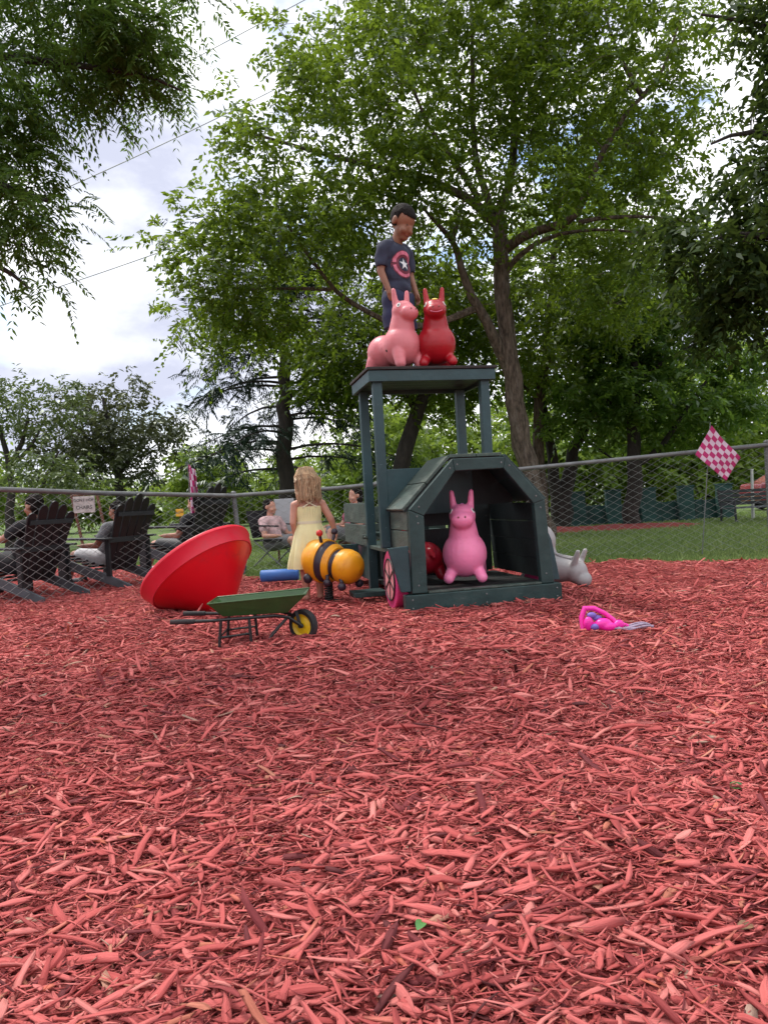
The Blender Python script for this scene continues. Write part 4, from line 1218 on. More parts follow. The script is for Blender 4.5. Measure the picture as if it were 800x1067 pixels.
# local +x is picture-left once she is turned
mb.cap(Vector((0.10, 0, 0.68)) * K, 0.028, Vector((0.118, 0.01, 0.56)) * K, 0.022); mb.cap(Vector((0.118, 0.01, 0.56)) * K, 0.022, Vector((0.10, -0.04, 0.46)) * K, 0.016)
hand(mb, Vector((0.10, -0.04, 0.46)) * K, (-0.1, -0.4, -1), (0.1, 1, -0.3), (-0.6, -0.5, 0), 0.72, -0.5)
mb.cap(Vector((-0.10, 0, 0.68)) * K, 0.028, Vector((-0.155, 0.015, 0.57)) * K, 0.024); mb.cap(Vector((-0.155, 0.015, 0.57)) * K, 0.024, Vector((-0.185, -0.01, 0.475)) * K, 0.017)
hand(mb, Vector((-0.185, -0.01, 0.475)) * K, (-0.1, -0.1, -1), (0.1, 1, -0.2), (0.5, -0.5, 0), 0.74, 0.7)
for x in (-1, 1):
    mb.cap(Vector((x * 0.045, 0, 0.43)) * K, 0.06, Vector((x * 0.05, -0.01, 0.24)) * K, 0.038)
    mb.cap(Vector((x * 0.05, -0.005, 0.24)) * K, 0.037, Vector((x * 0.05, 0.008, 0.05)) * K, 0.024)
    mb.cap(Vector((x * 0.05, 0.012, 0.026)) * K, 0.024, Vector((x * 0.058, -0.075, 0.02)) * K, 0.02)
gb = blob('body', mb, 0.005, 3, M['skin_fair'], girl)
face(girl, gb, HG, HRG, 0.82, M['mouth'])
hm = MB()
qg = lambda p: HG + HRG @ (Vector(p) * 0.82)
hm.ell(qg((0, 0.02, 0.035)), (0.078 * .9, 0.095 * .82, 0.078 * .9), HRG.to_4x4())
rr = random.Random(5)
for k in range(120):
    a = rr.uniform(-0.25, math.pi + 0.25)
    p0 = qg((math.cos(a) * 0.07, 0.022 + abs(math.sin(a)) * 0.08, 0.075 + rr.uniform(-0.02, 0.02)))
    p1 = qg((math.cos(a) * 0.095, 0.02 + math.sin(a) * 0.085, -0.03))
    zend = rr.choice([rr.uniform(0.69, 0.73), rr.uniform(0.71, 0.76)]) * K
    sw = 0.012 * math.sin(k * 1.7)
    p2 = Vector((math.cos(a) * 0.076 + sw, 0.028 + max(0.0, math.sin(a)) * 0.05, (HG.z + zend) / 2 - 0.02))
    p3 = Vector((math.cos(a) * 0.068 + sw * 1.5 + rr.uniform(-0.012, 0.012), 0.03 + max(0.0, math.sin(a)) * 0.05 + rr.uniform(-0.01, 0.01), zend))
    hm.tube([p0, p1, p2, p3], [0.0065, 0.0075, 0.0055, 0.0013], 5)
blob('hair', hm, 0.0042, 0, M['hair_blonde'], girl)
hs_ = MB()
for k in range(170):
    a = rr.uniform(-0.35, math.pi + 0.35)
    p0 = qg((math.cos(a) * 0.060, 0.022 + math.sin(a) * 0.080, 0.098 + rr.uniform(-0.012, 0.01)))
    p1 = qg((math.cos(a) * 0.098, 0.024 + math.sin(a) * 0.106, 0.035))
    zend = rr.uniform(0.68, 0.765) * K; ph = rr.uniform(0, 6)
    pts = [p0, p1]
    for i in range(1, 6):
        t_ = i / 5
        pts.append(Vector((math.cos(a) * (0.086 - 0.016 * t_) + 0.010 * math.sin(ph + 5 * t_), 0.036 + max(0.0, math.sin(a)) * 0.055 + 0.006 * math.cos(ph + 6 * t_), p1.z + (zend - p1.z) * t_)))
    hs_.tube(pts, [0.002, 0.0028, 0.0028, 0.0026, 0.0024, 0.002, 0.0008], 4)
hs_.build('hair_strands', M['hair_blonde'], girl, smooth=True)
dr = MB()
pr = [(0.086, 0.672), (0.089, 0.65), (0.088, 0.60), (0.085, 0.555), (0.094, 0.53), (0.112, 0.48), (0.132, 0.40), (0.15, 0.33), (0.163, 0.275), (0.168, 0.235), (0.16, 0.236), (0.15, 0.29), (0.1, 0.5)]
def fold(a, z):
    k = max(0.0, min(1.0, (0.555 - z) / 0.25))
    return k * (0.07 * math.sin(9 * a + 3 * z) + 0.035 * math.sin(17 * a + 1.0 + 9 * z)) + (0.03 * math.sin(30 * a) * (1 - k) if z > 0.56 else 0)
dr.lathe([(r * K, z * K) for r, z in pr], Matrix.Scale(0.80, 4, (0, 1, 0)), 120, 0, fold)
dress = dr.build('dress', M['dress'], girl, smooth=True)
wb = MB(); wb.lathe([(0.088 * K, 0.548 * K), (0.0895 * K, 0.558 * K), (0.089 * K, 0.568 * K)], Matrix.Scale(0.80, 4, (0, 1, 0)), 60); wb.build('waistband', M['cream'], dress, smooth=True)
st = MB()
for x in (-1, 1):
    st.tube([Vector((x * 0.05, 0.062, 0.665)) * K, Vector((x * -0.01, 0.058, 0.70)) * K, Vector((x * -0.05, 0.034, 0.735)) * K, Vector((x * -0.054, 0.0, 0.745)) * K, Vector((x * -0.054, -0.04, 0.70)) * K, Vector((x * -0.05, -0.066, 0.66)) * K], 0.0055, 6)
st.build('straps', M['cream'], dress, smooth=True)
# ------------------------------------------------------------------ chain link fence
FN = [(-150, 502, 5.1), (0, 510, 5.75), (110, 514, 6.7), (243, 516.5, 7.7), (352, 508.5, 7.75), (560, 487, 7.5), (688, 474.5, 7.25), (800, 463.5, 7.0), (930, 449, 6.75)]
fpts = [P(a, b, d) for a, b, d in FN]
fence = thing('chain_link_fence', 'grey chain link fence with round top rail running behind the play area', 'fence', (0, 0, 0))
mb = MB()
mb.tube(fpts, 0.022, 10)
mb.build('top_rail', M['steel'], fence, smooth=True)
# posts
for i in (0, 3, 7):
    p = fpts[i]
    mb = MB(); lean = 0.05 if i == 3 else 0.0
    mb.tube([(p.x + lean, p.y + 0.03, -0.05), (p.x, p.y + 0.03, p.z + 0.02)], 0.026, 10)
    mb.ell((p.x, p.y + 0.03, p.z + 0.03), (0.03, 0.03, 0.02))
    mb.build('post', M['steel'], fence, smooth=True)
# woven wire: zigzag strands
seg = []
acc = 0
for a, b in zip(fpts, fpts[1:]):
    L = math.hypot(b.x - a.x, b.y - a.y); seg.append((acc, L, a, b)); acc += L
def fpos(s):
    for s0, L, a, b in seg:
        if s <= s0 + L: 
            t = (s - s0) / L; return a.lerp(b, t)
    return seg[-1][3]
PIT = 0.062
V_, F_ = [], []
nst = int(acc / PIT)
rw = 0.0021
for i in range(nst):
    s = i * PIT
    top = fpos(min(s, acc)); zt = top.z - 0.012
    nz_ = int((zt + 0.02) / (PIT * 0.55)) + 1
    prev = None
    for k in range(nz_):
        ss = s + (PIT * 0.5 if (k + i) % 2 == 0 else -PIT * 0.5)
        ss = min(max(ss + RNG.normal(0, 0.002), 0), acc)
        p = fpos(ss); z = zt - k * PIT * 0.55
        c = np.array([p.x, p.y - 0.02 + (0.003 if k % 2 else -0.003), z])
        ring = [c + np.array([rw * 1.2, rw * 0.6, 0]), c + np.array([-rw * 1.2, rw * 0.6, 0]), c + np.array([0, -rw * 1.2, 0])]
        b = len(V_); V_ += ring
        if prev is not None:
            for q in range(3):
                F_.append((prev + q, prev + (q + 1) % 3, b + (q + 1) % 3, b + q))
        prev = b
link('wire_mesh', np_mesh('wire_mesh', V_, F_), M['wire'], fence)

# ------------------------------------------------------------------ chairs beyond the fence
def adirondack(label, loc, rz, s=0.9):
    t = thing('adirondack_chair', label, 'chair', loc, rz, 'black slatted garden chairs behind the fence')
    t.scale = (s, s, s)
    mk = lambda name, fn, m=M['chair'], **k: sub(t, name, fn, m, **k)
    seat = lambda m: [m.bar((-0.27, -0.30 + i * 0.092, 0.365 - i * 0.028), (0.27, -0.30 + i * 0.092, 0.365 - i * 0.028), 0.08, 0.02) for i in range(6)]
    mk('seat', seat, bevel=0.004)
    def back(m):
        a0, b0 = Vector((0, 0.22, 0.20)), Vector((0, 0.56, 1.02))
        d = (b0 - a0)
        nrm = Vector((0, d.z, -d.y)).normalized()
        for i in range(5):
            k = i - 2
            h = (0.86, 0.95, 1.0, 0.95, 0.86)[i]
            x0, x1 = k * 0.088, k * 0.122
            wd0, wd1 = 0.078, 0.108
            pts = [(x0 - wd0 / 2, 0.0), (x0 + wd0 / 2, 0.0), (x1 + wd1 / 2, h - 0.06), (x1 + wd1 * 0.36, h - 0.018), (x1 + wd1 * .12, h), (x1 - wd1 * .12, h), (x1 - wd1 * 0.36, h - 0.018), (x1 - wd1 / 2, h - 0.06)]
            f = [a0 + Vector((x, 0, 0)) + d * tt for x, tt in pts]
            g_ = [p + nrm * 0.02 for p in f]
            n = len(pts)
            m.add(f + g_, [tuple(range(n)), tuple(reversed(range(n, 2 * n)))] + [(j, j + n, (j + 1) % n + n, (j + 1) % n) for j in range(n)])
    mk('backrest', back, bevel=0.003)
    mk('back_rail', lambda m: (m.bar((-0.3, 0.375, 0.53), (0.3, 0.375, 0.53), 0.03, 0.06), m.bar((-0.27, 0.5, 0.80), (0.27, 0.5, 0.80), 0.03, 0.05)), bevel=0.003)
    for x in (-1, 1):
        mk('arm', lambda m: m.prism([(-0.40, 0.555), (0.42, 0.535), (0.42, 0.556), (-0.40, 0.576)], x * 0.33 - 0.065, x * 0.33 + 0.065, Matrix.Rotation(R(90), 4, 'Z') @ Matrix.Scale(-1, 4, (0, 1, 0)) if False else Matrix(((0, 1, 0, 0), (1, 0, 0, 0), (0, 0, 1, 0), (0, 0, 0, 1)))), bevel=0.005)
        mk('leg', lambda m: m.box((x * 0.325 - 0.014, -0.34, 0.0), (x * 0.325 + 0.014, -0.22, 0.553)), bevel=0.003)
        mk('stringer', lambda m: m.prism([(-0.34, 0.25), (-0.34, 0.36), (0.25, 0.19), (0.66, 0.05), (0.66, 0.0), (0.58, 0.0), (0.2, 0.10)], x * 0.29 - 0.014, x * 0.29 + 0.014, Matrix(((0, 1, 0, 0), (1, 0, 0, 0), (0, 0, 1, 0), (0, 0, 0, 1)))), M['chair_grey'], bevel=0.003)
        mk('arm_support', lambda m: m.box((x * 0.305 - 0.012, 0.33, 0.15), (x * 0.305 + 0.012, 0.39, 0.54)), bevel=0.003)
    return t


def seated(label, loc, rz, top, bottom, skin, hair, s=0.9, arm_out=None, upright=False, sh=None, longhair=False):
    t = thing('person', label, 'person', loc, rz)
    t.scale = (s, s, s)
    by, bz_ = (0.10, 0.75) if upright else (0.27, 0.80)
    hip = Vector((0, 0.06, 0.37)); chest = Vector((0, by, bz_ - 0.05)); neck = Vector((0, by + 0.01, bz_ + 0.06)); hc = Vector((0, by - 0.01, bz_ + 0.20))
    mb = MB()
    HRm = Matrix.Rotation(R(5), 3, 'X')
    head(mb, hc, HRm, 1.08)
    mb.cap(neck - Vector((0, 0, 0.06)), 0.055, hc - Vector((0, -0.01, 0.06)), 0.05)
    mb.cap(hip, 0.13, hip.lerp(chest, 0.5), 0.125); mb.cap(hip.lerp(chest, 0.5), 0.125, chest - Vector((0, 0, 0.04)), 0.13)
    el, shd = {}, {}
    for x in (-1, 1):
        shd[x] = chest + Vector((x * 0.19, 0, 0.03))
        mb.cap(chest + Vector((x * 0.08, 0, 0.03)), 0.07, shd[x], 0.058)
        e = chest + Vector((x * 0.29, -0.10, -0.20)); w = e + Vector((x * 0.0, -0.25, 0.0))
        if arm_out and x == arm_out:
            e = chest + Vector((x * 0.24, -0.22, -0.10)); w = e + Vector((x * 0.02, -0.27, 0.02))
        el[x] = e
        mb.cap(shd[x], 0.056, e, 0.042); mb.cap(e, 0.042, w, 0.03)
        hand(mb, w, (w - e), (x, 0, 0.2), (0, -0.2, 1), 1.0, 0.4)
        k = Vector((x * 0.12, -0.40, 0.42)); f = Vector((x * 0.13, -0.56, 0.06))
        mb.cap(hip + Vector((x * 0.09, 0, 0)), 0.10, k, 0.066); mb.cap(k, 0.062, f, 0.042)
        mb.cap(f + Vector((0, 0.03, -0.02)), 0.04, f + Vector((0, -0.14, -0.025)), 0.034)
    blob('body', mb, 0.009, 3, skin, t)
    hm = MB(); hm.ell(hc + Vector((0, 0.03, 0.05)), (0.092, 0.10, 0.085)); hm.ell(hc + Vector((0, 0.06, -0.01)), (0.08, 0.065, 0.085))
    if longhair: hm.cap(hc + Vector((0, 0.05, 0)), 0.085, hc + Vector((0, 0.06, -0.16)), 0.06)
    def wig(me):
        for v in me.vertices: v.co += Vector((math.sin(v.co.z * 130), math.cos(v.co.x * 140), math.sin(v.co.y * 150))) * 0.004
    blob('hair', hm, 0.009, 2, hair, t, wig)
    sm = MB()
    sm.cap(hip + Vector((0, 0, 0.03)), 0.155, hip.lerp(chest, 0.5), 0.148); sm.cap(hip.lerp(chest, 0.5), 0.148, chest - Vector((0, 0, 0.03)), 0.15)
    for x in (-1, 1):
        sm.cap(chest + Vector((x * 0.08, 0, 0.03)), 0.085, shd[x], 0.075); sm.cap(shd[x], 0.074, shd[x].lerp(el[x], 0.55), 0.07)
    def wr_(me):
        for v in me.vertices: v.co += Vector((0, 1, 0.3)) * 0.005 * math.sin(v.co.z * 45 + v.co.x * 25)
    blob('shirt', sm, 0.011, 3, top, t, wr_)
    pm = MB()
    for x in (-1, 1):
        pm.cap(hip + Vector((x * 0.08, 0, 0)), 0.125, hip.lerp(Vector((x * 0.12, -0.40, 0.42)), 0.8), 0.105)
    blob('shorts', pm, 0.011, 3, bottom, t, wr_)
    for x in (-1, 1):
        f = Vector((x * 0.13, -0.56, 0.045))
        q = MB(); q.cap(f + Vector((0, 0.045, 0)), 0.046, f + Vector((0, -0.15, -0.005)), 0.040); q.ell(f + Vector((0, 0.02, 0.03)), (0.05, 0.06, 0.045))
        blob('shoe', q, 0.009, 2, sh or M['shoe'], t)
    return t


# chairs face picture-left and a little away
CH = [(62, 600, 6.3, 'black slatted garden chair at the far left holding the dark-haired person', 1), (150, 600, 6.95, 'black slatted garden chair holding the person in pale shorts', 2), (232, 600, 7.95, 'black slatted garden chair with only its back top showing above the red cone', 3)]
face_rz = R(-90 - 24)
spots = []
for px, py, d, lab, k in CH:
    p = P(px - 40, py, d)
    spots.append((p.x, p.y))
    adirondack(lab, (p.x, p.y, 0.0), face_rz, (0.80, 0.84, 0.93)[k - 1])
def on_chair(i, dx=0.0):
    x, y = spots[i]
    return (x, y, 0.02)
seated('seated person with dark hair in black shirt at far left behind the fence', on_chair(0), face_rz, M['cloth_black'], M['cloth_black'], M['skin_tan'], M['hair_dark'], 0.76, arm_out=1)
seated('seated person in grey shirt and pale shorts in the second black chair', on_chair(1), face_rz, M['cloth_grey'], M['cloth_white'], M['skin_tan'], M['hair_dark'], 0.69)
seated('seated person mostly hidden by the red cone, in the third black chair', on_chair(2), face_rz, M['cloth_black'], M['shoe'], M['skin_fair'], M['hair_dark'], 0.73, sh=M['white'])

# folding chair with a child, seen past the girl
g = G(290, 592); g = P(290, 592, 8.7)
fc = thing('folding_chair', 'dark folding camp chair with thin legs beyond the fence', 'chair', (g.x, g.y, -0.03), R(60))
sub(fc, 'seat', lambda m: m.box((-0.2, -0.2, 0.30), (0.2, 0.18, 0.32)), M['cloth_black'], bevel=0.006)
sub(fc, 'backrest', lambda m: m.bar((0, 0.19, 0.34), (0, 0.27, 0.66), 0.40, 0.015, up=(0, 1, 0)), M['cloth_black'], bevel=0.005)
for x in (-1, 1):
    for y0, y1 in ((-0.2, 0.2), (0.18, -0.22)):
        sub(fc, 'leg', lambda m: m.tube([(x * (0.21 if y0 < 0 else 0.195), y0, 0.31), (x * (0.21 if y0 < 0 else 0.195), y1, 0.0)], 0.009, 6), M['steel'])
    sub(fc, 'arm', lambda m: m.bar((x * 0.21, -0.2, 0.47), (x * 0.21, 0.2, 0.49), 0.03, 0.015), M['cloth_black'])
seated('child in rose shirt seated in the folding camp chair beyond the fence', (g.x, g.y, -0.04), R(60), M['cloth_rose'], M['cloth_grey'], M['skin_fair'], M['hair_dark'], 0.74, upright=True)
g = P(372, 592, 8.6)
seated('seated person in pink top seen between the girl and the tractor rear', (g.x - 0.04, g.y, 0.02), R(-60), M['cloth_pink'], M['cloth_grey'], M['skin_fair'], M['hair_dark'], 0.76, upright=True, longhair=True)
g = P(372, 592, 8.6)
st_ = thing('stool', 'low wooden stool under the person in the pink top', 'stool', (g.x - 0.04, g.y + 0.03, -0.03))
sub(st_, 'seat', lambda m: m.lathe([(0.001, 0.25), (0.16, 0.25), (0.165, 0.235), (0.16, 0.22), (0.001, 0.22)], None, 20), M['wood'])
for k in range(4):
    a = math.pi / 4 + k * math.pi / 2
    sub(st_, 'leg', lambda m: m.tube([(0.11 * math.cos(a), 0.11 * math.sin(a), 0.22), (0.14 * math.cos(a), 0.14 * math.sin(a), 0)], 0.014, 6), M['wood'])

# pale board in front of the trunk
p = P(297, 541, 9.0)
bd_ = thing('display_board', 'pale grey board on stakes in front of the conifer trunk', 'board', (p.x, p.y, 0))
sub(bd_, 'panel', lambda m: m.box((-0.12, -0.01, p.z - 0.24), (0.12, 0.01, p.z + 0.25)), M['pale_panel'], bevel=0.004)
for x in (-1, 1):
    sub(bd_, 'leg', lambda m: m.box((x * 0.1 - 0.012, 0.012, -0.04), (x * 0.1 + 0.012, 0.03, p.z - 0.1)), M['wood'])

# ------------------------------------------------------------------ signs and flags
def text(parent, s, loc, size, m, rot=(R(90), 0, 0), sx=1.0):
    c = bpy.data.curves.new('lettering', 'FONT'); c.body = s; c.size = size; c.align_x = 'CENTER'; c.align_y = 'CENTER'; c.extrude = 0.001; c.offset = size * 0.006
    o = bpy.data.objects.new('lettering', c); COL.objects.link(o); o.parent = parent; o.location = loc; o.rotation_euler = rot; o.scale = (sx, 1, 1)
    c.materials.append(m)
    bpy.context.view_layer.update()
    me = bpy.data.meshes.new_from_object(o.evaluated_get(bpy.context.evaluated_depsgraph_get()))
    bpy.data.objects.remove(o); bpy.data.curves.remove(c)
    o = link('lettering', me, m, parent); o.location = loc; o.rotation_euler = rot; o.scale = (sx, 1, 1)
    return o
p = P(88, 525.5, 9.2)
sg = thing('lettered_sign', 'small white hand-lettered sign hung between two brown poles', 'sign', (p.x, p.y, 0), R(-6))
k = 9.2 / 770
sub(sg, 'board', lambda m: m.box((-0.14, -0.008, p.z - 0.105), (0.14, 0.008, p.z + 0.10)), M['sign_board'], bevel=0.003)
text(sg, "DONT HOP", (0, -0.0095, p.z + 0.05), 0.05, M['black'])
text(sg, "CHAIRS", (0, -0.0095, p.z - 0.04), 0.062, M['black'])
for a, b in (((-0.17, 0.02, p.z + 0.13), (-0.02, 0.06, -0.04)), ((0.16, 0.02, p.z + 0.13), (0.36, -0.02, -0.04))):
    sub(sg, 'pole', lambda m: m.tube([a, b], 0.018, 8), M['wood'])
sub(sg, 'crossbar', lambda m: m.tube([(-0.18, 0.03, p.z + 0.115), (0.17, 0.03, p.z + 0.125)], 0.014, 8), M['wood'])
p = P(187.5, 534, 10.5)
ys = thing('yellow_sign', 'small yellow sign with dark lettering far beyond the fence', 'sign', (p.x, p.y, 0))
sub(ys, 'board', lambda m: m.box((-0.055, -0.006, p.z - 0.055), (0.055, 0.006, p.z + 0.05)), M['tag_yellow'], bevel=0.003)
text(ys, 'SLOW', (0, -0.0075, p.z), 0.04, M['black'])
sub(ys, 'stake', lambda m: m.box((-0.01, 0.007, -0.04), (0.01, 0.022, p.z)), M['wood'])


def checks(name, label, corner_fn, n, mth, pole, group='pink checkered flags'):
    t = thing('checkered_flag', label, 'flag', (pole[1][0], pole[1][1], 0), 0, group)
    o0 = Vector((pole[1][0], pole[1][1], 0))
    ms = MB(); sub_n = 4
    N = n * sub_n
    grid = [[corner_fn(i / N, j / N) - o0 for j in range(N + 1)] for i in range(N + 1)]
    vs, fs, mi = [], [], []
    for row in grid: vs += row
    for i in range(N):
        for j in range(N):
            fs.append((i * (N + 1) + j, i * (N + 1) + j + 1, (i + 1) * (N + 1) + j + 1, (i + 1) * (N + 1) + j))
            mi.append(((i // sub_n) + (j // sub_n)) % 2)
    me = bpy.data.meshes.new('cloth'); me.from_pydata([tuple(v) for v in vs], [], fs)
    me.polygons.foreach_set('use_smooth', [True] * len(fs))
    me.materials.append(M['flag_pink']); me.materials.append(M['flag_white'])
    me.polygons.foreach_set('material_index', mi); me.update()
    c = bpy.data.objects.new('cloth', me); COL.objects.link(c); c.parent = t
    so = c.modifiers.new('thick', 'SOLIDIFY'); so.thickness = 0.003
    sub(t, 'pole', lambda m: m.tube([Vector(pole[0]) - o0, Vector(pole[1]) - o0], 0.0045, 8), M['steel'], smooth=True)


FD = 6.95
ct, cl, cb, cr_ = P(739, 444, FD), P(722, 474, FD), P(755, 501, FD), P(768.5, 477, FD)
def right_flag(i, j):
    a = ct.lerp(cl, i); b = cr_.lerp(cb, i)
    q = a.lerp(b, j)
    q.y += 0.02 * math.sin(j * 6 + i * 2.5) * j - 0.04
    q.z -= 0.008 * math.sin(math.pi * j)
    return q
pb = P(752, 545, FD)
checks('f', 'pink and white checkered flag hanging square at the right by the fence', right_flag, 7, 0, (P(739.5, 440, FD), (P(730, 560, FD).x, FD, -0.03)))
FD2 = 7.85
l0, l1, r0_, r1_ = P(196, 484, FD2), P(199, 545, FD2), P(203, 490, FD2), P(211.5, 536, FD2)
def left_flag(i, j):
    a = l0.lerp(l1, i); b = r0_.lerp(r1_, i)
    q = a.lerp(b, j)
    q.y += 0.06 * math.sin(j * 9 + i * 3)
    return q
checks('f', 'narrow pink and white checkered flag drooping by the third black chair', left_flag, 8, 0, (P(196, 482, FD2), (P(199.5, 560, FD2).x, FD2, -0.03)))

# ------------------------------------------------------------------ green wall, bench and car at the right
def zpix(px, py, d): return P(px, py, d).z
gw = thing('green_board_wall', 'low dark green board wall with taller square pillars beyond the lawn', 'wall', (0, 0, 0))
DW = 14.2
zt, zp = zpix(650, 525, DW), zpix(650, 511, DW)
x0_, x1_ = P(590, 530, DW).x, P(768, 530, DW).x
sub(gw, 'boards', lambda m: [m.box((x0_ + i * 0.13, DW - 0.02 + 0.004 * (i % 2), -0.04), (x0_ + i * 0.13 + 0.124, DW + 0.02, zt + 0.01 * math.sin(i * 2.1))) for i in range(int((x1_ - x0_) / 0.13))], M['hedge_green'])
for px in (600, 637, 673, 712, 752):
    x = P(px, 530, DW).x
    sub(gw, 'pillar', lambda m: (m.box((x - 0.14, DW - 0.16, -0.04), (x + 0.14, DW - 0.03, zp)), m.box((x - 0.155, DW - 0.175, zp + 0.001), (x + 0.155, DW - 0.02, zp + 0.03))), M['hedge_green'], bevel=0.006)
for px, top in ((783, 490),):
    x = P(px, 520, 13.2).x
    mb = MB(); mb.tube([(x, 13.2, -0.04), (x + 0.02, 13.2, zpix(px, top, 13.2))], [0.03, 0.024], 8)
    mb.lathe([(0.03, zpix(px, top, 13.2)), (0.03, zpix(px, top, 13.2) + 0.02), (0.001, zpix(px, top, 13.2) + 0.025)], Matrix.Translation((x + 0.02, 13.2, 0)), 10)
    o = mb.build('pale_pole', M['pole_white'], smooth=True)
    tag(o, 'pale thin pole behind the checkered flag' if px < 750 else 'pale thin pole beside the parked car', 'pole')
# red parked car, its nose in frame
cp = P(842, 540, 17.0)
car = thing('parked_car', 'dark red parked car at the right edge beyond the green wall', 'car', (cp.x, cp.y, -0.03), R(180))
ks = 0.62
body = [(-2.1, 0.35), (-2.15, 0.75), (-1.95, 0.92), (-0.95, 1.02), (-0.35, 1.42), (0.9, 1.45), (1.6, 1.05), (2.1, 0.98), (2.2, 0.6), (2.1, 0.3), (-2.0, 0.28)]
sub(car, 'body', lambda m: m.prism([(x * ks, z * ks) for x, z in body], -0.8 * ks, 0.8 * ks), M['car_red'], bevel=0.05)
for s in (-1, 1):
    win = [(-0.82, 1.04), (-0.3, 1.36), (0.2, 1.38), (0.2, 1.04)]; win2 = [(0.28, 1.04), (0.28, 1.38), (0.85, 1.38), (1.3, 1.06)]
    for w_ in (win, win2):
        sub(car, 'window', lambda m: m.prism([(x * ks, z * ks) for x, z in w_], s * 0.8 * ks - 0.004, s * 0.8 * ks + 0.004), M['glass'])
    for x in (-1.35, 1.35):
        Mx = Matrix.Translation((x * ks, s * 0.76 * ks, 0.32 * ks)) @ Matrix.Rotation(R(90), 4, 'X')
        w_ = sub(car, 'wheel', lambda m: m.lathe([(0.001, -0.1 * ks), (0.3 * ks, -0.1 * ks), (0.33 * ks, 0), (0.3 * ks, 0.1 * ks), (0.001, 0.1 * ks)], Mx, 24), M['rubber'])
        sub(w_, 'rim', lambda m: m.lathe([(0.001, -0.105 * ks), (0.2 * ks, -0.105 * ks), (0.2 * ks, 0.105 * ks), (0.001, 0.105 * ks)], Mx, 20), M['steel'])
    sub(car, 'headlight', lambda m: m.ell((-2.08 * ks, s * 0.55 * ks, 0.75 * ks), (0.06, 0.1, 0.06)), M['glass'])
# dark metal bench
bp2 = P(778, 549, 12.6)
bn = thing('metal_bench', 'dark slatted metal bench at the right edge beyond the lawn', 'bench', (bp2.x + 0.12, bp2.y, -0.03), R(8))
sub(bn, 'seat', lambda m: [m.box((-0.5, -0.2 + i * 0.075, 0.23), (0.5, -0.14 + i * 0.075, 0.25)) for i in range(5)], M['chair_grey'])
sub(bn, 'backrest', lambda m: [m.box((-0.5, 0.19 + i * 0.015, 0.28 + i * 0.07), (0.5, 0.205 + i * 0.015, 0.335 + i * 0.07)) for i in range(4)], M['chair'])
for x in (-0.46, 0.46):
    sub(bn, 'leg', lambda m: (m.tube([(x, -0.2, 0.0), (x, -0.18, 0.36), (x, 0.18, 0.36)], 0.02, 8), m.tube([(x, 0.22, 0.0), (x, 0.2, 0.25), (x, 0.27, 0.56)], 0.02, 8)), M['chair'], smooth=True)

# ------------------------------------------------------------------ power lines
def cable(px0, py0, px1, py1, d0, d1, label):
    ra, rb = 0.0, 0.0
    dx_, dy_ = px1 - px0, py1 - py0
    a = P(px0 - 2.2 * dx_, py0 - 2.2 * dy_, d0); b = P(px1 + 2.2 * dx_, py1 + 2.2 * dy_, d1)
    pts = []
    for i in range(41):
        t = i / 40; q = a.lerp(b, t); q.z -= 0.25 * (1 - (2 * t - 1) ** 2) - 0.18; pts.append(q)
    mb = MB(); mb.tube(pts, 0.017, 6)
    o = mb.build('power_line', M['cable'], smooth=True); tag(o, label, 'cable', 'power lines across the sky')
cable(59, 298, 148, 267.5, 26, 27, 'lowest of the three thin power lines crossing the sky at the left')
cable(83, 188, 166, 150, 26, 27, 'middle one of the three thin power lines crossing the sky')
cable(76, 126, 310, 2, 26, 27, 'uppermost of the three thin power lines, running to the top edge')

# ------------------------------------------------------------------ trees
def E(px, py, d, rx, ry, rd, n):
    return (np.array(P(px, py, d)), np.array([rx * d / FPX, rd, ry * d / FPX]), n)


def sample(ells, rng, shell=0.45):
    out = []
    for c, r, n in ells:
        u = rng.normal(0, 1, (n, 3)); u /= np.linalg.norm(u, axis=1)[:, None]
        rad = rng.random(n) ** (1 / 3.0)
        rad = np.maximum(rad, shell * rng.random(n))
        out.append(c + u * rad[:, None] * r)
    return np.concatenate(out)


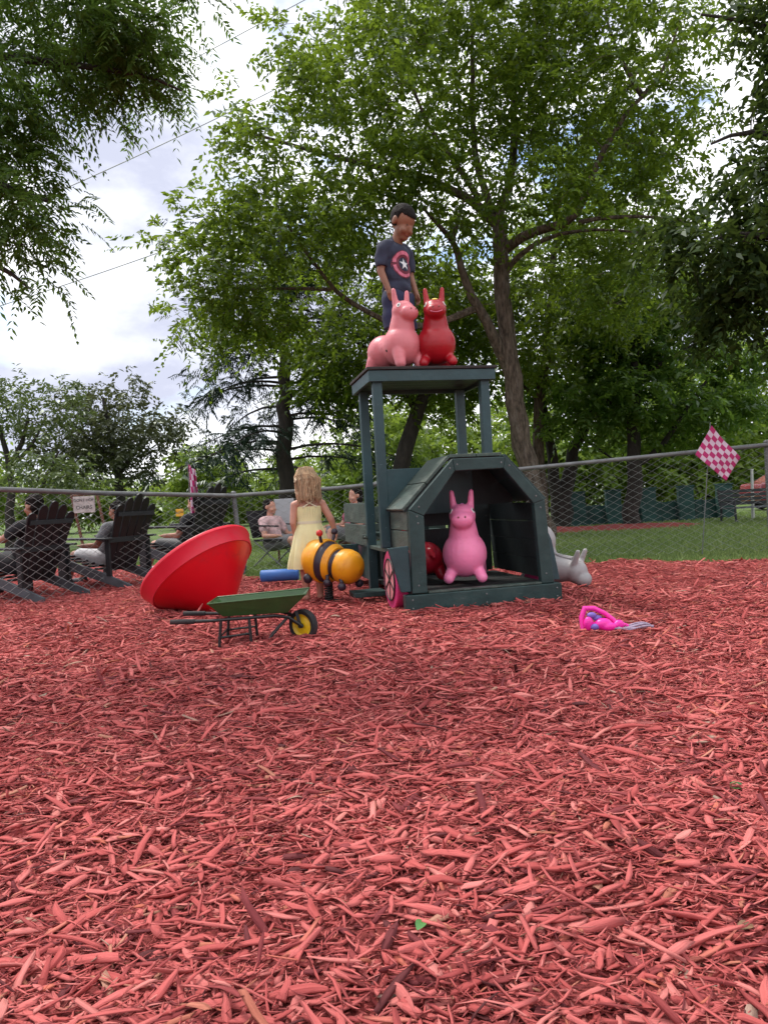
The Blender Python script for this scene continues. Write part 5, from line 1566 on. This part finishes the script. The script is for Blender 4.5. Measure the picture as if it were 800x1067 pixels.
def leaf_cloud(A, O, S, K, slen, L, W, rng, droop=0.25, opp=False, flat=0.6, spread=0.9):
    N = len(A)
    d = O[:, None, :] * 0.6 + rng.normal(0, spread * 0.6, (N, S, 3)); d[..., 2] *= 0.7; d[..., 2] -= 0.1
    d /= np.linalg.norm(d, axis=-1, keepdims=True) + 1e-9
    ln = slen * rng.uniform(0.55, 1.3, (N, S))
    base = A[:, None, :] + rng.normal(0, slen * 0.25, (N, S, 3))
    up = np.zeros((N, S, 3)); up[..., 2] = 1; up += rng.normal(0, 0.35, (N, S, 3))
    side = np.cross(d, up); side /= np.linalg.norm(side, axis=-1, keepdims=True) + 1e-9
    t = np.linspace(0.12, 1.0, K)
    if opp: t = np.repeat(np.linspace(0.12, 1, (K + 1) // 2), 2)[:K]
    sgn = np.where(np.arange(K) % 2 == 0, 1.0, -1.0)
    pos = base[:, :, None, :] + d[:, :, None, :] * (ln[:, :, None] * t)[..., None]
    pos[..., 2] -= droop * ln[:, :, None] * (t ** 2)
    jit = 0.06 if opp else 0.35
    ax = d[:, :, None, :] * 0.5 + side[:, :, None, :] * (sgn * 0.85)[None, None, :, None] + rng.normal(0, jit, (N, S, K, 3))
    ax[..., 2] -= (0.45 if opp else 0.3)
    ax /= np.linalg.norm(ax, axis=-1, keepdims=True)
    nrm = up[:, :, None, :] + rng.normal(0, flat * (0.4 if opp else 1.0), (N, S, K, 3))
    wv = np.cross(nrm, ax); wv /= np.linalg.norm(wv, axis=-1, keepdims=True) + 1e-9
    nn = np.cross(ax, wv)
    l = L * rng.uniform(0.5, 1.25, (N, S, K)); w = W * rng.uniform(0.75, 1.2, (N, S, K))
    l_, w_ = l[..., None], w[..., None]
    v0 = pos; v1 = pos + ax * l_ * 0.42 + wv * w_ * 0.5 + nn * w_ * 0.18
    v2 = pos + ax * l_ - nn * l_ * 0.12; v3 = pos + ax * l_ * 0.42 - wv * w_ * 0.5 + nn * w_ * 0.18
    V = np.stack([v0, v1, v2, v3], -2).reshape(-1, 3)
    clus = rng.random(N)[:, None, None]
    tint = np.clip(0.45 * rng.random((N, S, K)) + 0.35 * clus + 0.2 * rng.random((N, S, 1)), 0, 1)
    F = np.arange(len(V)).reshape(-1, 4)
    return V, F, np.repeat(tint.reshape(-1), 4)


def tree(name, label, limbs, ells, leafm, barkm, S=4, K=10, slen=0.3, L=0.1, W=0.045, seed=1, droop=0.25, opp=False, group=None, minr=0.004, sides=5, cat='tree', twig_every=1, flat=0.6, extra_att=None, spread=0.9):
    rng = np.random.default_rng(seed)
    base = Vector(limbs[0][0][0])
    root = thing(name, label, cat, (base.x, base.y, 0), 0, group)
    off_ = Vector((base.x, base.y, 0))
    nodes, rad, nodep = [], [], []
    tb = MB()
    for pts, r0, r1 in limbs:
        pts = [Vector(p) for p in pts]
        # resample
        q = []
        for a, b in zip(pts, pts[1:]):
            m = max(2, int((b - a).length / 0.25))
            for i in range(m): q.append(a.lerp(b, i / m))
        q.append(pts[-1])
        # soften corners
        for _ in range(2):
            q = [q[0]] + [(q[i - 1] + q[i] * 2 + q[i + 1]) / 4 for i in range(1, len(q) - 1)] + [q[-1]]
        rs = [r0 + (r1 - r0) * (i / (len(q) - 1)) ** 0.85 for i in range(len(q))]
        q = [p + Vector(rng.normal(0, 0.18, 3)) * r for p, r in zip(q, rs)]
        tb.tube([p - off_ for p in q], rs, 10 if r0 > 0.06 else 6)
        for i, p in enumerate(q):
            if i > len(q) * 0.2 or r0 < 0.05:
                nodes.append(np.array(p)); rad.append(rs[i])
    A = sample(ells, rng)
    if extra_att is not None: A = np.concatenate([A, extra_att])
    NP = np.zeros((len(nodes) + len(A) * 14, 3)); NR = np.zeros(len(NP))
    n = len(nodes); NP[:n] = nodes; NR[:n] = rad
    d0 = np.array([np.min(np.linalg.norm(NP[:n] - a, axis=1)) for a in A])
    O = np.zeros_like(A)
    order = np.argsort(d0)
    for ii_, k in enumerate(order):
        a = A[k]
        dd = np.linalg.norm(NP[:n] - a, axis=1)
        cost = dd * (1 + 0.35 * np.maximum(0, (NP[:n, 2] - a[2])) / (dd + 0.1))
        j = int(np.argmin(cost))
        p0 = NP[j]; ln = np.linalg.norm(a - p0)
        m = int(min(10, max(2, ln / 0.3)))
        r_s = min(NR[j] * 0.75, minr + 0.011 * ln)
        r_s = max(r_s, minr)
        mid = rng.normal(0, 0.13 * ln, 3); mid[2] += 0.10 * ln
        q, rs = [], []
        for i in range(m + 1):
            t = i / m
            q.append(p0 + (a - p0) * t + mid * (4 * t * (1 - t)) * 0.6); rs.append(r_s + (minr * 0.6 - r_s) * t)
        O[k] = (q[-1] - q[-2]) / (np.linalg.norm(q[-1] - q[-2]) + 1e-9)
        if True:
            tb.tube([Vector(p) - off_ for p in q], rs, 5 if r_s > 0.012 else 3, caps=False)
        for i in range(1, m + 1):
            if n < len(NP): NP[n] = q[i]; NR[n] = rs[i]; n += 1
    t_ = tb.build('trunk', barkm, root, smooth=True, fix=False)
    v, f, t = leaf_cloud(A, O, S, K, slen, L, W, rng, droop, opp, flat, spread)
    v = v - np.array(off_)
    link('crown', np_mesh('crown', v, f, {'tint': t}), leafm, root)
    return root


def base_of(px, d):
    p = P(px, 540, d); return Vector((p.x, p.y, -0.06))


# main tree behind the tractor
D = 11.0
b0 = base_of(566, D)
mainT = [P(562, 540, D), P(554, 505, D), P(545, 465, D), P(536, 420, D), P(528, 370, D), P(524, 310, D), P(521, 250, D), P(517, 225, D)]
limbs = [([b0] + mainT, 0.175, 0.105),
         ([P(517, 232, D), P(497, 212, D), P(470, 196, D - .2), P(440, 186, D - .4), P(400, 176, D - .7), P(355, 165, D - 1.0), P(300, 150, D - 1.3), P(250, 135, D - 1.5)], 0.085, 0.014),
         ([P(519, 228, D), P(530, 200, D + .2), P(537, 150, D + .3), P(533, 100, D + .4), P(545, 40, D + .4), P(548, -60, D + .3)], 0.08, 0.022),
         ([P(513, 222, D), P(496, 180, D + .1), P(491, 120, D), P(493, 60, D - .2), P(488, -40, D - .3)], 0.06, 0.016),
         ([P(497, 205, D), P(478, 170, D - .3), P(455, 150, D - .6), P(432, 100, D - .8), P(420, 60, D - 1)], 0.05, 0.014),
         ([P(524, 262, D), P(545, 245, D - .2), P(575, 238, D - .4), P(602, 230, D - .6), P(612, 195, D - .7), P(628, 155, D - .8), P(650, 120, D - .9), P(668, 100, D - .9), P(690, 80, D - 1), P(705, 30, D - 1.1)], 0.08, 0.014),
         ([P(526, 285, D), P(540, 268, D - .2), P(565, 247, D - .3), P(600, 240, D - .5), P(640, 238, D - .7), P(680, 245, D - .9)], 0.055, 0.012),
         ([P(602, 232, D - .6), P(640, 224, D - .7), P(690, 226, D - .9), P(720, 232, D - 1)], 0.035, 0.012),
         ([P(668, 100, D - .9), P(650, 70, D - .9), P(636, 40, D - 1), P(630, 10, D - 1)], 0.04, 0.012),
         ([P(545, 352, D), P(524, 350, D), P(512, 345, D - .1), P(497, 322, D - .2), P(485, 295, D - .3), P(476, 262, D - .35), P(469, 246, D - .4), P(455, 235, D - .5), P(440, 215, D - .6)], 0.10, 0.02),
         ([P(471, 250, D - .4), P(480, 222, D - .4), P(486, 200, D - .4)], 0.04, 0.012),
         ([P(500, 320, D - .2), P(440, 345, D - .3), P(400, 335, D - .5), P(350, 307, D - .8), P(318, 262, D - 1.0), P(300, 235, D - 1.1)], 0.06, 0.018),
         ([P(345, 302, D - .8), P(310, 300, D - 1), P(265, 302, D - 1.2), P(225, 300, D - 1.4)], 0.03, 0.01)]
limbs[9] = ([P(533, 395, D), P(515, 352, D - .1), P(497, 322, D - .2), P(485, 295, D - .3), P(476, 262, D - .35), P(469, 246, D - .4), P(455, 235, D - .5), P(440, 215, D - .6)], 0.10, 0.02)
ells = [E(480, 60, 10.6, 170, 90, 1.6, 260), E(620, 110, 10.4, 125, 110, 1.4, 230), E(375, 125, 9.8, 85, 90, 1.1, 80), E(560, 10, 10.8, 220, 70, 1.5, 180),
        E(300, 235, 9.7, 95, 50, 1.0, 105), E(235, 285, 9.5, 50, 45, 0.7, 36), E(430, 225, 10.8, 100, 60, 1.1, 80), E(560, 190, 9.6, 60, 40, .5, 26), E(420, 170, 9.6, 70, 25, .5, 30), E(640, 290, 10.6, 80, 55, 1.0, 60),
        E(690, 190, 10.3, 45, 80, 0.8, 34), E(270, 330, 10, 65, 40, 0.9, 50), E(310, 70, 9.5, 35, 60, 0.6, 18), E(255, 145, 9.4, 50, 40, 0.6, 20), E(380, 320, 11.2, 100, 70, 1.0, 60), E(175, 245, 9.4, 35, 40, .5, 7), E(580, 330, 11.8, 90, 55, .8, 45), E(205, 340, 10.2, 35, 40, .6, 8)]
tree('broadleaf_tree', 'large spreading tree with forked grey trunk right behind the tractor', limbs, ells, M['leaf_main'], M['bark'], S=5, K=10, slen=0.34, L=0.105, W=0.05, seed=21)

# second row of trees
D = 13.0
tree('broadleaf_tree', 'tree with dark slanting trunk seen under the tractor roof', [([base_of(398, D), P(412, 500, D), P(425, 465, D), P(438, 425, D), P(452, 380, D), P(462, 330, D), P(466, 280, D)], 0.20, 0.06), ([P(436, 430, D), P(410, 390, D), P(380, 360, D), P(350, 345, D)], 0.07, 0.02)],
     [E(420, 350, D, 100, 75, 1.4, 130), E(470, 300, D, 80, 70, 1.2, 90), E(350, 380, D, 60, 45, 1, 60), E(470, 410, D + .6, 50, 25, .6, 30)], M['leaf_main'], M['bark_dark'], S=5, K=9, slen=0.38, L=0.14, W=0.065, seed=22, twig_every=2)
D = 13.6
tree('broadleaf_tree', 'slim tree with thin grey trunk just right of the big trunk', [([base_of(566, D), P(562, 500, D), P(560, 440, D), P(566, 390, D), P(572, 330, D), P(576, 270, D), P(585, 200, D)], 0.13, 0.04), ([P(563, 420, D), P(545, 400, D), P(520, 385, D)], 0.04, 0.012)],
     [E(600, 280, D, 80, 80, 1.2, 130), E(560, 360, D, 70, 50, 1, 70), E(640, 330, D, 60, 45, 1, 60), E(620, 200, D, 80, 70, 1.2, 80), E(740, 300, D + .8, 90, 70, 1.2, 100)], M['leaf_bright'], M['bark'], S=5, K=9, slen=0.38, L=0.14, W=0.065, seed=23, twig_every=2)
D = 14.0
tree('broadleaf_tree', 'tree with two dark stems spreading in a V beyond the fence', [([base_of(583, D), P(579, 520, D), P(576, 480, D), P(568, 440, D), P(563, 400, D)], 0.17, 0.05), ([base_of(585, D), P(586, 520, D), P(592, 485, D), P(603, 452, D), P(620, 420, D), P(640, 390, D)], 0.18, 0.05), ([P(603, 452, D), P(625, 470, D), P(645, 482, D)], 0.04, 0.012)],
     [E(610, 400, D, 70, 30, 1.1, 50), E(560, 400, D, 45, 35, 1, 25), E(640, 370, D, 60, 30, 1, 32)], M['leaf_layer'], M['bark_dark'], S=5, K=9, slen=0.36, L=0.14, W=0.065, seed=24, twig_every=2, flat=0.35)
D = 13.0
tree('broadleaf_tree', 'tree with layered boughs and single straight trunk in a red mulch ring', [([base_of(659, D), P(659, 520, D), P(658, 480, D), P(660, 440, D), P(660, 400, D), P(663, 340, D), P(668, 280, D)], 0.16, 0.05), ([P(660, 485, D), P(680, 478, D), P(700, 450, D), P(722, 415, D), P(740, 390, D)], 0.08, 0.02), ([P(660, 440, D), P(640, 420, D), P(610, 405, D)], 0.05, 0.014), ([P(661, 400, D), P(700, 370, D), P(740, 350, D)], 0.05, 0.014)],
     [E(650, 405, D, 85, 10, 1.3, 62), E(710, 428, D, 85, 11, 1.3, 62), E(620, 436, D, 55, 9, 1, 30), E(720, 375, D, 85, 12, 1.3, 58), E(660, 350, D, 80, 11, 1.2, 52), E(700, 320, D, 70, 12, 1.1, 48), E(765, 400, D, 40, 35, 1, 30), E(640, 300, D, 50, 20, 1, 26), E(690, 455, D + .4, 50, 8, .8, 16)], M['leaf_layer'], M['bark_dark'], S=5, K=10, slen=0.36, L=0.13, W=0.06, seed=25, twig_every=2, flat=0.3)
# mulch rings
def ring(px, d, r, label):
    p = P(px, 545, d)
    rng = np.random.default_rng(int(px)); N = 36
    vs = [(p.x, p.y, 0.03)]
    for q, rr_, z in ((0, 0.6, 0.015), (1, 1.0, -0.02)):
        for i in range(N):
            a = 2 * math.pi * i / N
            k = r * rr_ * (1 + 0.08 * math.sin(3 * a + px) + 0.04 * rng.normal())
            vs.append((p.x + k * math.cos(a), p.y + 0.9 * k * math.sin(a), z + 0.008 * rng.normal()))
    mb = MB(); fs = [(0, 1 + i, 1 + (i + 1) % N) for i in range(N)] + [(1 + i, 1 + N + i, 1 + N + (i + 1) % N, 1 + (i + 1) % N) for i in range(N)]
    mb.add(vs, fs)
    o = mb.build('mulch_ring', M['mulch_base'], smooth=True); tag(o, label, kind='structure')
ring(657, 12.7, 1.05, 'red mulch ring'); ring(578, 12.9, 0.95, 'red mulch ring')

# conifer at the left of the tractor
D = 14.0
rng = np.random.default_rng(5)
lim = [([base_of(299, D), P(298, 500, D), P(297, 440, D), P(296, 380, D), P(294, 300, D), P(292, 230, D)], 0.20, 0.05)]
att = []
for k in range(46):
    py = 492 - 6.0 * k + rng.normal(0, 3)
    trunk_p = np.array(P(297 + (py - 440) * 0.03, py, D))
    az = rng.uniform(0, 2 * math.pi) if k % 2 else rng.choice([math.pi, 0.0]) + rng.normal(0, 0.5)
    ln = rng.uniform(1.3, 2.5) * (1 if k < 28 else 0.8)
    dr_ = np.array([math.cos(az), math.sin(az), 0])
    pts = []
    for i in range(6):
        t = i / 5
        pts.append(Vector(trunk_p + dr_ * ln * t + np.array([0, 0, 0.22 * ln * t - 0.38 * ln * t * t])))
    lim.append((pts, 0.03, 0.008))
    for t in np.linspace(0.3, 1.0, 7):
        q = trunk_p + dr_ * ln * t + np.array([0, 0, 0.22 * ln * t - 0.38 * ln * t * t])
        att.append(q + rng.normal(0, 0.12, 3) * np.array([1, 1, 0.4]))
tree('conifer_tree', 'dark conifer with drooping layered branches left of the tractor', lim, [E(297, 300, D, 40, 80, .8, 30)], M['needle'], M['bark_dark'], S=4, K=16, slen=0.34, L=0.15, W=0.028, seed=26, droop=0.35, opp=True, extra_att=np.array(att), twig_every=1, sides=3)

# feathery tree overhead at the upper left; its trunk stands outside the frame
D = 3.7
tb_ = Vector((-3.1, 3.3, -0.05))
pl = [([tb_, Vector((-3.0, 3.35, 1.2)), Vector((-2.8, 3.45, 2.2)), Vector((-2.6, 3.5, 3.0))], 0.16, 0.08),
      ([Vector((-2.7, 3.5, 2.6)), P(-60, 50, 3.7), P(20, 60, 3.7), P(90, 70, 3.7), P(150, 75, 3.75), P(190, 95, 3.8)], 0.035, 0.005),
      ([Vector((-2.8, 3.45, 2.2)), P(-90, 170, 3.5), P(0, 190, 3.5), P(50, 210, 3.5)], 0.05, 0.008),
      ([Vector((-2.8, 3.45, 2.0)), P(-80, 260, 3.5), P(0, 270, 3.5), P(30, 300, 3.5)], 0.04, 0.006),
      ([Vector((-2.6, 3.5, 3.0)), P(-20, -40, 3.8), P(80, -30, 3.8), P(180, -20, 3.9), P(225, -10, 3.9)], 0.05, 0.008)]
pe = [E(55, 25, D, 105, 50, 0.5, 80), E(135, 55, D + .1, 45, 35, 0.4, 30), E(0, 120, 3.5, 34, 80, 0.4, 48), E(25, 205, 3.5, 40, 40, 0.35, 20), E(10, 270, 3.5, 32, 28, 0.3, 10), E(80, 75, D, 45, 24, .3, 12), E(205, -10, D + .2, 25, 12, .3, 6), E(165, 70, D + .2, 20, 25, .25, 5), E(-60, 120, 3.6, 50, 140, .5, 35), E(60, -70, 3.8, 140, 50, .5, 40)]
tree('feather_leaved_tree', 'tree with feathery compound leaves hanging into the upper left corner', pl, pe, M['leaf_pin'], M['bark_dark'], S=6, K=17, slen=0.20, L=0.047, W=0.0145, seed=31, droop=0.45, opp=True, minr=0.0025)

# dark tree overhanging from the right edge, trunk outside the frame
D = 6.4
rb = [([Vector((4.6, 6.6, -0.05)), Vector((4.5, 6.6, 1.5)), Vector((4.4, 6.5, 3.0)), Vector((4.3, 6.5, 4.6))], 0.18, 0.07),
      ([Vector((4.42, 6.55, 2.6)), P(820, 250, D), P(770, 240, D), P(720, 255, D)], 0.06, 0.012),
      ([Vector((4.4, 6.5, 3.4)), P(830, 150, D), P(780, 130, D), P(740, 150, D)], 0.05, 0.01),
      ([Vector((4.3, 6.5, 4.2)), P(830, 40, D), P(780, 20, D), P(730, 15, D)], 0.05, 0.01)]
re_ = [E(808, 80, D, 32, 75, 0.6, 30), E(800, 190, D, 40, 65, 0.6, 46), E(765, 265, D, 60, 40, 0.6, 42), E(700, 255, D + .2, 35, 25, .4, 12), E(800, 310, D, 55, 40, 0.6, 32), E(785, 15, D, 35, 18, .4, 10), E(870, 160, D, 45, 180, .7, 60), E(745, 320, D + .3, 30, 22, .4, 9)]
tree('overhanging_tree', 'dark tree overhanging the right edge with large drooping leaves', rb, re_, M['leaf_dark'], M['bark_dark'], S=5, K=9, slen=0.28, L=0.10, W=0.044, seed=32, droop=0.45)

# left background trees
D = 17
tree('broadleaf_tree', 'pale green tree with forking trunk at the far left edge', [([base_of(10, D), P(11, 520, D), P(12, 490, D), P(2, 455, D), P(-5, 430, D)], 0.13, 0.04), ([P(12, 490, D), P(24, 460, D), P(30, 435, D)], 0.08, 0.03), ([P(13, 485, D), P(35, 465, D), P(45, 440, D)], 0.06, 0.02)],
     [E(20, 425, D, 60, 32, 1.2, 44), E(-30, 430, D, 50, 40, 1.2, 30), E(60, 418, D, 35, 22, 1, 16)], M['leaf_airy'], M['bark_dark'], S=4, K=8, slen=0.4, L=0.15, W=0.06, seed=41, twig_every=2)
D = 19
tree('broadleaf_tree', 'dull olive tree with thin ragged top behind the black chairs', [([base_of(128, D), P(126, 520, D), P(122, 480, D), P(115, 450, D), P(108, 415, D)], 0.16, 0.05), ([P(124, 495, D), P(145, 465, D), P(160, 440, D)], 0.07, 0.02), ([P(122, 480, D), P(95, 460, D), P(75, 440, D)], 0.07, 0.02)],
     [E(110, 450, D, 70, 35, 1.6, 90), E(140, 475, D, 45, 30, 1.2, 42), E(105, 412, D, 50, 18, 1, 22), E(80, 475, D, 40, 30, 1.2, 34), E(165, 440, D, 25, 24, 1, 16)], M['leaf_olive'], M['bark_dark'], S=5, K=8, slen=0.42, L=0.16, W=0.07, seed=42, twig_every=2)
D = 15
tree('broadleaf_tree', 'young bright green tree with a slanting stem at the far left', [([base_of(30, D), P(38, 520, D), P(50, 495, D), P(62, 470, D)], 0.07, 0.02)],
     [E(45, 490, D, 45, 18, 1.0, 26), E(75, 505, D, 35, 14, .8, 14)], M['leaf_airy'], M['bark_dark'], S=5, K=8, slen=0.34, L=0.13, W=0.06, seed=43, twig_every=2)

# bright trees along the far side of the field
FAR = [(-60, 30, 500, 70, 40), (60, 34, 512, 60, 26), (150, 36, 520, 45, 18), (215, 30, 500, 32, 34), (262, 36, 512, 34, 22), (330, 30, 500, 60, 34), (400, 26, 470, 60, 50), (470, 30, 455, 60, 60), (540, 27, 470, 55, 60), (610, 26, 450, 60, 70), (675, 28, 430, 60, 80), (735, 25, 445, 55, 80), (800, 26, 420, 60, 90), (880, 27, 430, 60, 90), (980, 25, 420, 70, 90), (1100, 25, 430, 70, 80), (-190, 28, 470, 80, 60)]
LAB = ['bright far tree beyond the left edge of the field', 'low bright far tree behind the first black chair', 'lowest far shrub-like tree left of the pink flag', 'bright upright far tree right of the left pink flag', 'low far tree between the pink flag and the conifer', 'far bright tree right of the conifer trunk', 'far bright tree under the left of the tractor roof', 'far bright tree under the right of the tractor roof', 'far bright tree behind the big trunk', 'far bright tree in the gap of the V-shaped stems', 'far bright tree behind the layered tree', 'far bright tree above the checkered flag', 'far bright tree at the right edge behind the car', 'far bright tree just beyond the right edge', 'far bright tree well outside the right edge, past the car', 'far bright tree farthest out on the right', 'far bright tree well outside the left edge']
for i, (px, d, py, rx, ry) in enumerate(FAR):
    tree('far_tree', LAB[i], [([base_of(px, d), P(px + 2, py + ry, d), P(px, py, d)], 0.16, 0.05)],
         [E(px, py, d, rx, ry, 2.0, 100), E(px + rx * 0.4, py + ry * 0.5, d, rx * .6, ry * .5, 1.5, 40), E(px - rx * 0.5, py + ry * 0.6, d, rx * .6, ry * .45, 1.5, 40)], M['leaf_bright'], M['bark_dark'], S=5, K=8, slen=0.7, L=0.27, W=0.13, seed=60 + i, group='bright trees beyond the field', twig_every=3, minr=0.008)

# ------------------------------------------------------------------ sky and sun
SUN_EL, SUN_AZ = R(60), R(312)   # azimuth from +y towards +x
sd_ = Vector((math.sin(SUN_AZ) * math.cos(SUN_EL), math.cos(SUN_AZ) * math.cos(SUN_EL), math.sin(SUN_EL)))
w = bpy.data.worlds.new('World'); SC.world = w; w.use_nodes = True
nt = w.node_tree
bg = nt.nodes['Background']
sky = nd(nt, 'ShaderNodeTexSky', sky_type='NISHITA'); sky.sun_disc = False
sky.sun_elevation = SUN_EL; sky.sun_rotation = SUN_AZ; sky.dust_density = 1.5
STR = 0.12
tc = nd(nt, 'ShaderNodeTexCoord')
mp = nd(nt, 'ShaderNodeMapping'); mp.inputs['Scale'].default_value = (1, 1, 1.9); mp.inputs['Location'].default_value = (3.1, 1.7, 0.4)
nt.links.new(tc.outputs['Generated'], mp.inputs[0])
n1 = nd(nt, 'ShaderNodeTexNoise'); n1.inputs['Scale'].default_value = 2.6; n1.inputs['Detail'].default_value = 8; n1.inputs['Roughness'].default_value = 0.55
n2 = nd(nt, 'ShaderNodeTexNoise'); n2.inputs['Scale'].default_value = 3.4; n2.inputs['Detail'].default_value = 7; n2.inputs['Roughness'].default_value = 0.6
nt.links.new(mp.outputs[0], n1.inputs[0]); nt.links.new(mp.outputs[0], n2.inputs[0])
r1 = nd(nt, 'ShaderNodeValToRGB'); e = r1.color_ramp.elements
e[0].position = 0.38; e[0].color = (0.40 / STR, 0.42 / STR, 0.52 / STR, 1); e[1].position = 0.56; e[1].color = (0.95 / STR, 0.95 / STR, 0.97 / STR, 1)
k_ = e.new(0.47); k_.color = (0.60 / STR, 0.62 / STR, 0.69 / STR, 1)
sz = nd(nt, 'ShaderNodeSeparateXYZ'); nt.links.new(tc.outputs['Generated'], sz.inputs[0])
re2 = nd(nt, 'ShaderNodeValToRGB'); ee = re2.color_ramp.elements
ee[0].position = 0.08; ee[0].color = (.5, .5, .5, 1); ee[1].position = 0.32; ee[1].color = (.57, .57, .57, 1)
for pp, vv in ((0.15, .38), (0.25, .385)):
    k_ = ee.new(pp); k_.color = (vv, vv, vv, 1)
nt.links.new(sz.outputs[2], re2.inputs[0])
ad = nd(nt, 'ShaderNodeMath', operation='ADD'); nt.links.new(n1.outputs[0], ad.inputs[0]); nt.links.new(re2.outputs[0], ad.inputs[1])
ad2 = nd(nt, 'ShaderNodeMath', operation='SUBTRACT'); nt.links.new(ad.outputs[0], ad2.inputs[0]); ad2.inputs[1].default_value = 0.5
nt.links.new(ad2.outputs[0], r1.inputs[0])
r2 = nd(nt, 'ShaderNodeValToRGB'); e = r2.color_ramp.elements
e[0].position = 0.36; e[0].color = (0, 0, 0, 1); e[1].position = 0.45; e[1].color = (1, 1, 1, 1)
nt.links.new(n2.outputs[0], r2.inputs[0])
mx = nd(nt, 'ShaderNodeMix', data_type='RGBA'); nt.links.new(r2.outputs[0], mx.inputs[0])
nt.links.new(sky.outputs[0], mx.inputs[6]); nt.links.new(r1.outputs[0], mx.inputs[7])
nt.links.new(mx.outputs[2], bg.inputs['Color']); bg.inputs['Strength'].default_value = STR
sl = bpy.data.lights.new('sun', 'SUN'); sl.energy = 1.6; sl.angle = R(12); sl.color = (1, 0.95, 0.88)
so = bpy.data.objects.new('sun', sl); COL.objects.link(so)
so.rotation_euler = (-sd_).to_track_quat('-Z', 'Y').to_euler()

vs_ = SC.view_settings
SC.display_settings.display_device = 'sRGB'
vs_.view_transform = 'Standard'; vs_.look = 'None'; vs_.exposure = 0.88; vs_.gamma = 1.0; vs_.use_curve_mapping = False
SC.render.engine = 'CYCLES'
cy = SC.cycles
cy.max_bounces = 8; cy.diffuse_bounces = 4; cy.glossy_bounces = 3; cy.transmission_bounces = 4; cy.transparent_max_bounces = 8
cy.use_denoising = True
cy.use_adaptive_sampling = True; cy.adaptive_threshold = 0.015
cy.sample_clamp_indirect = 6
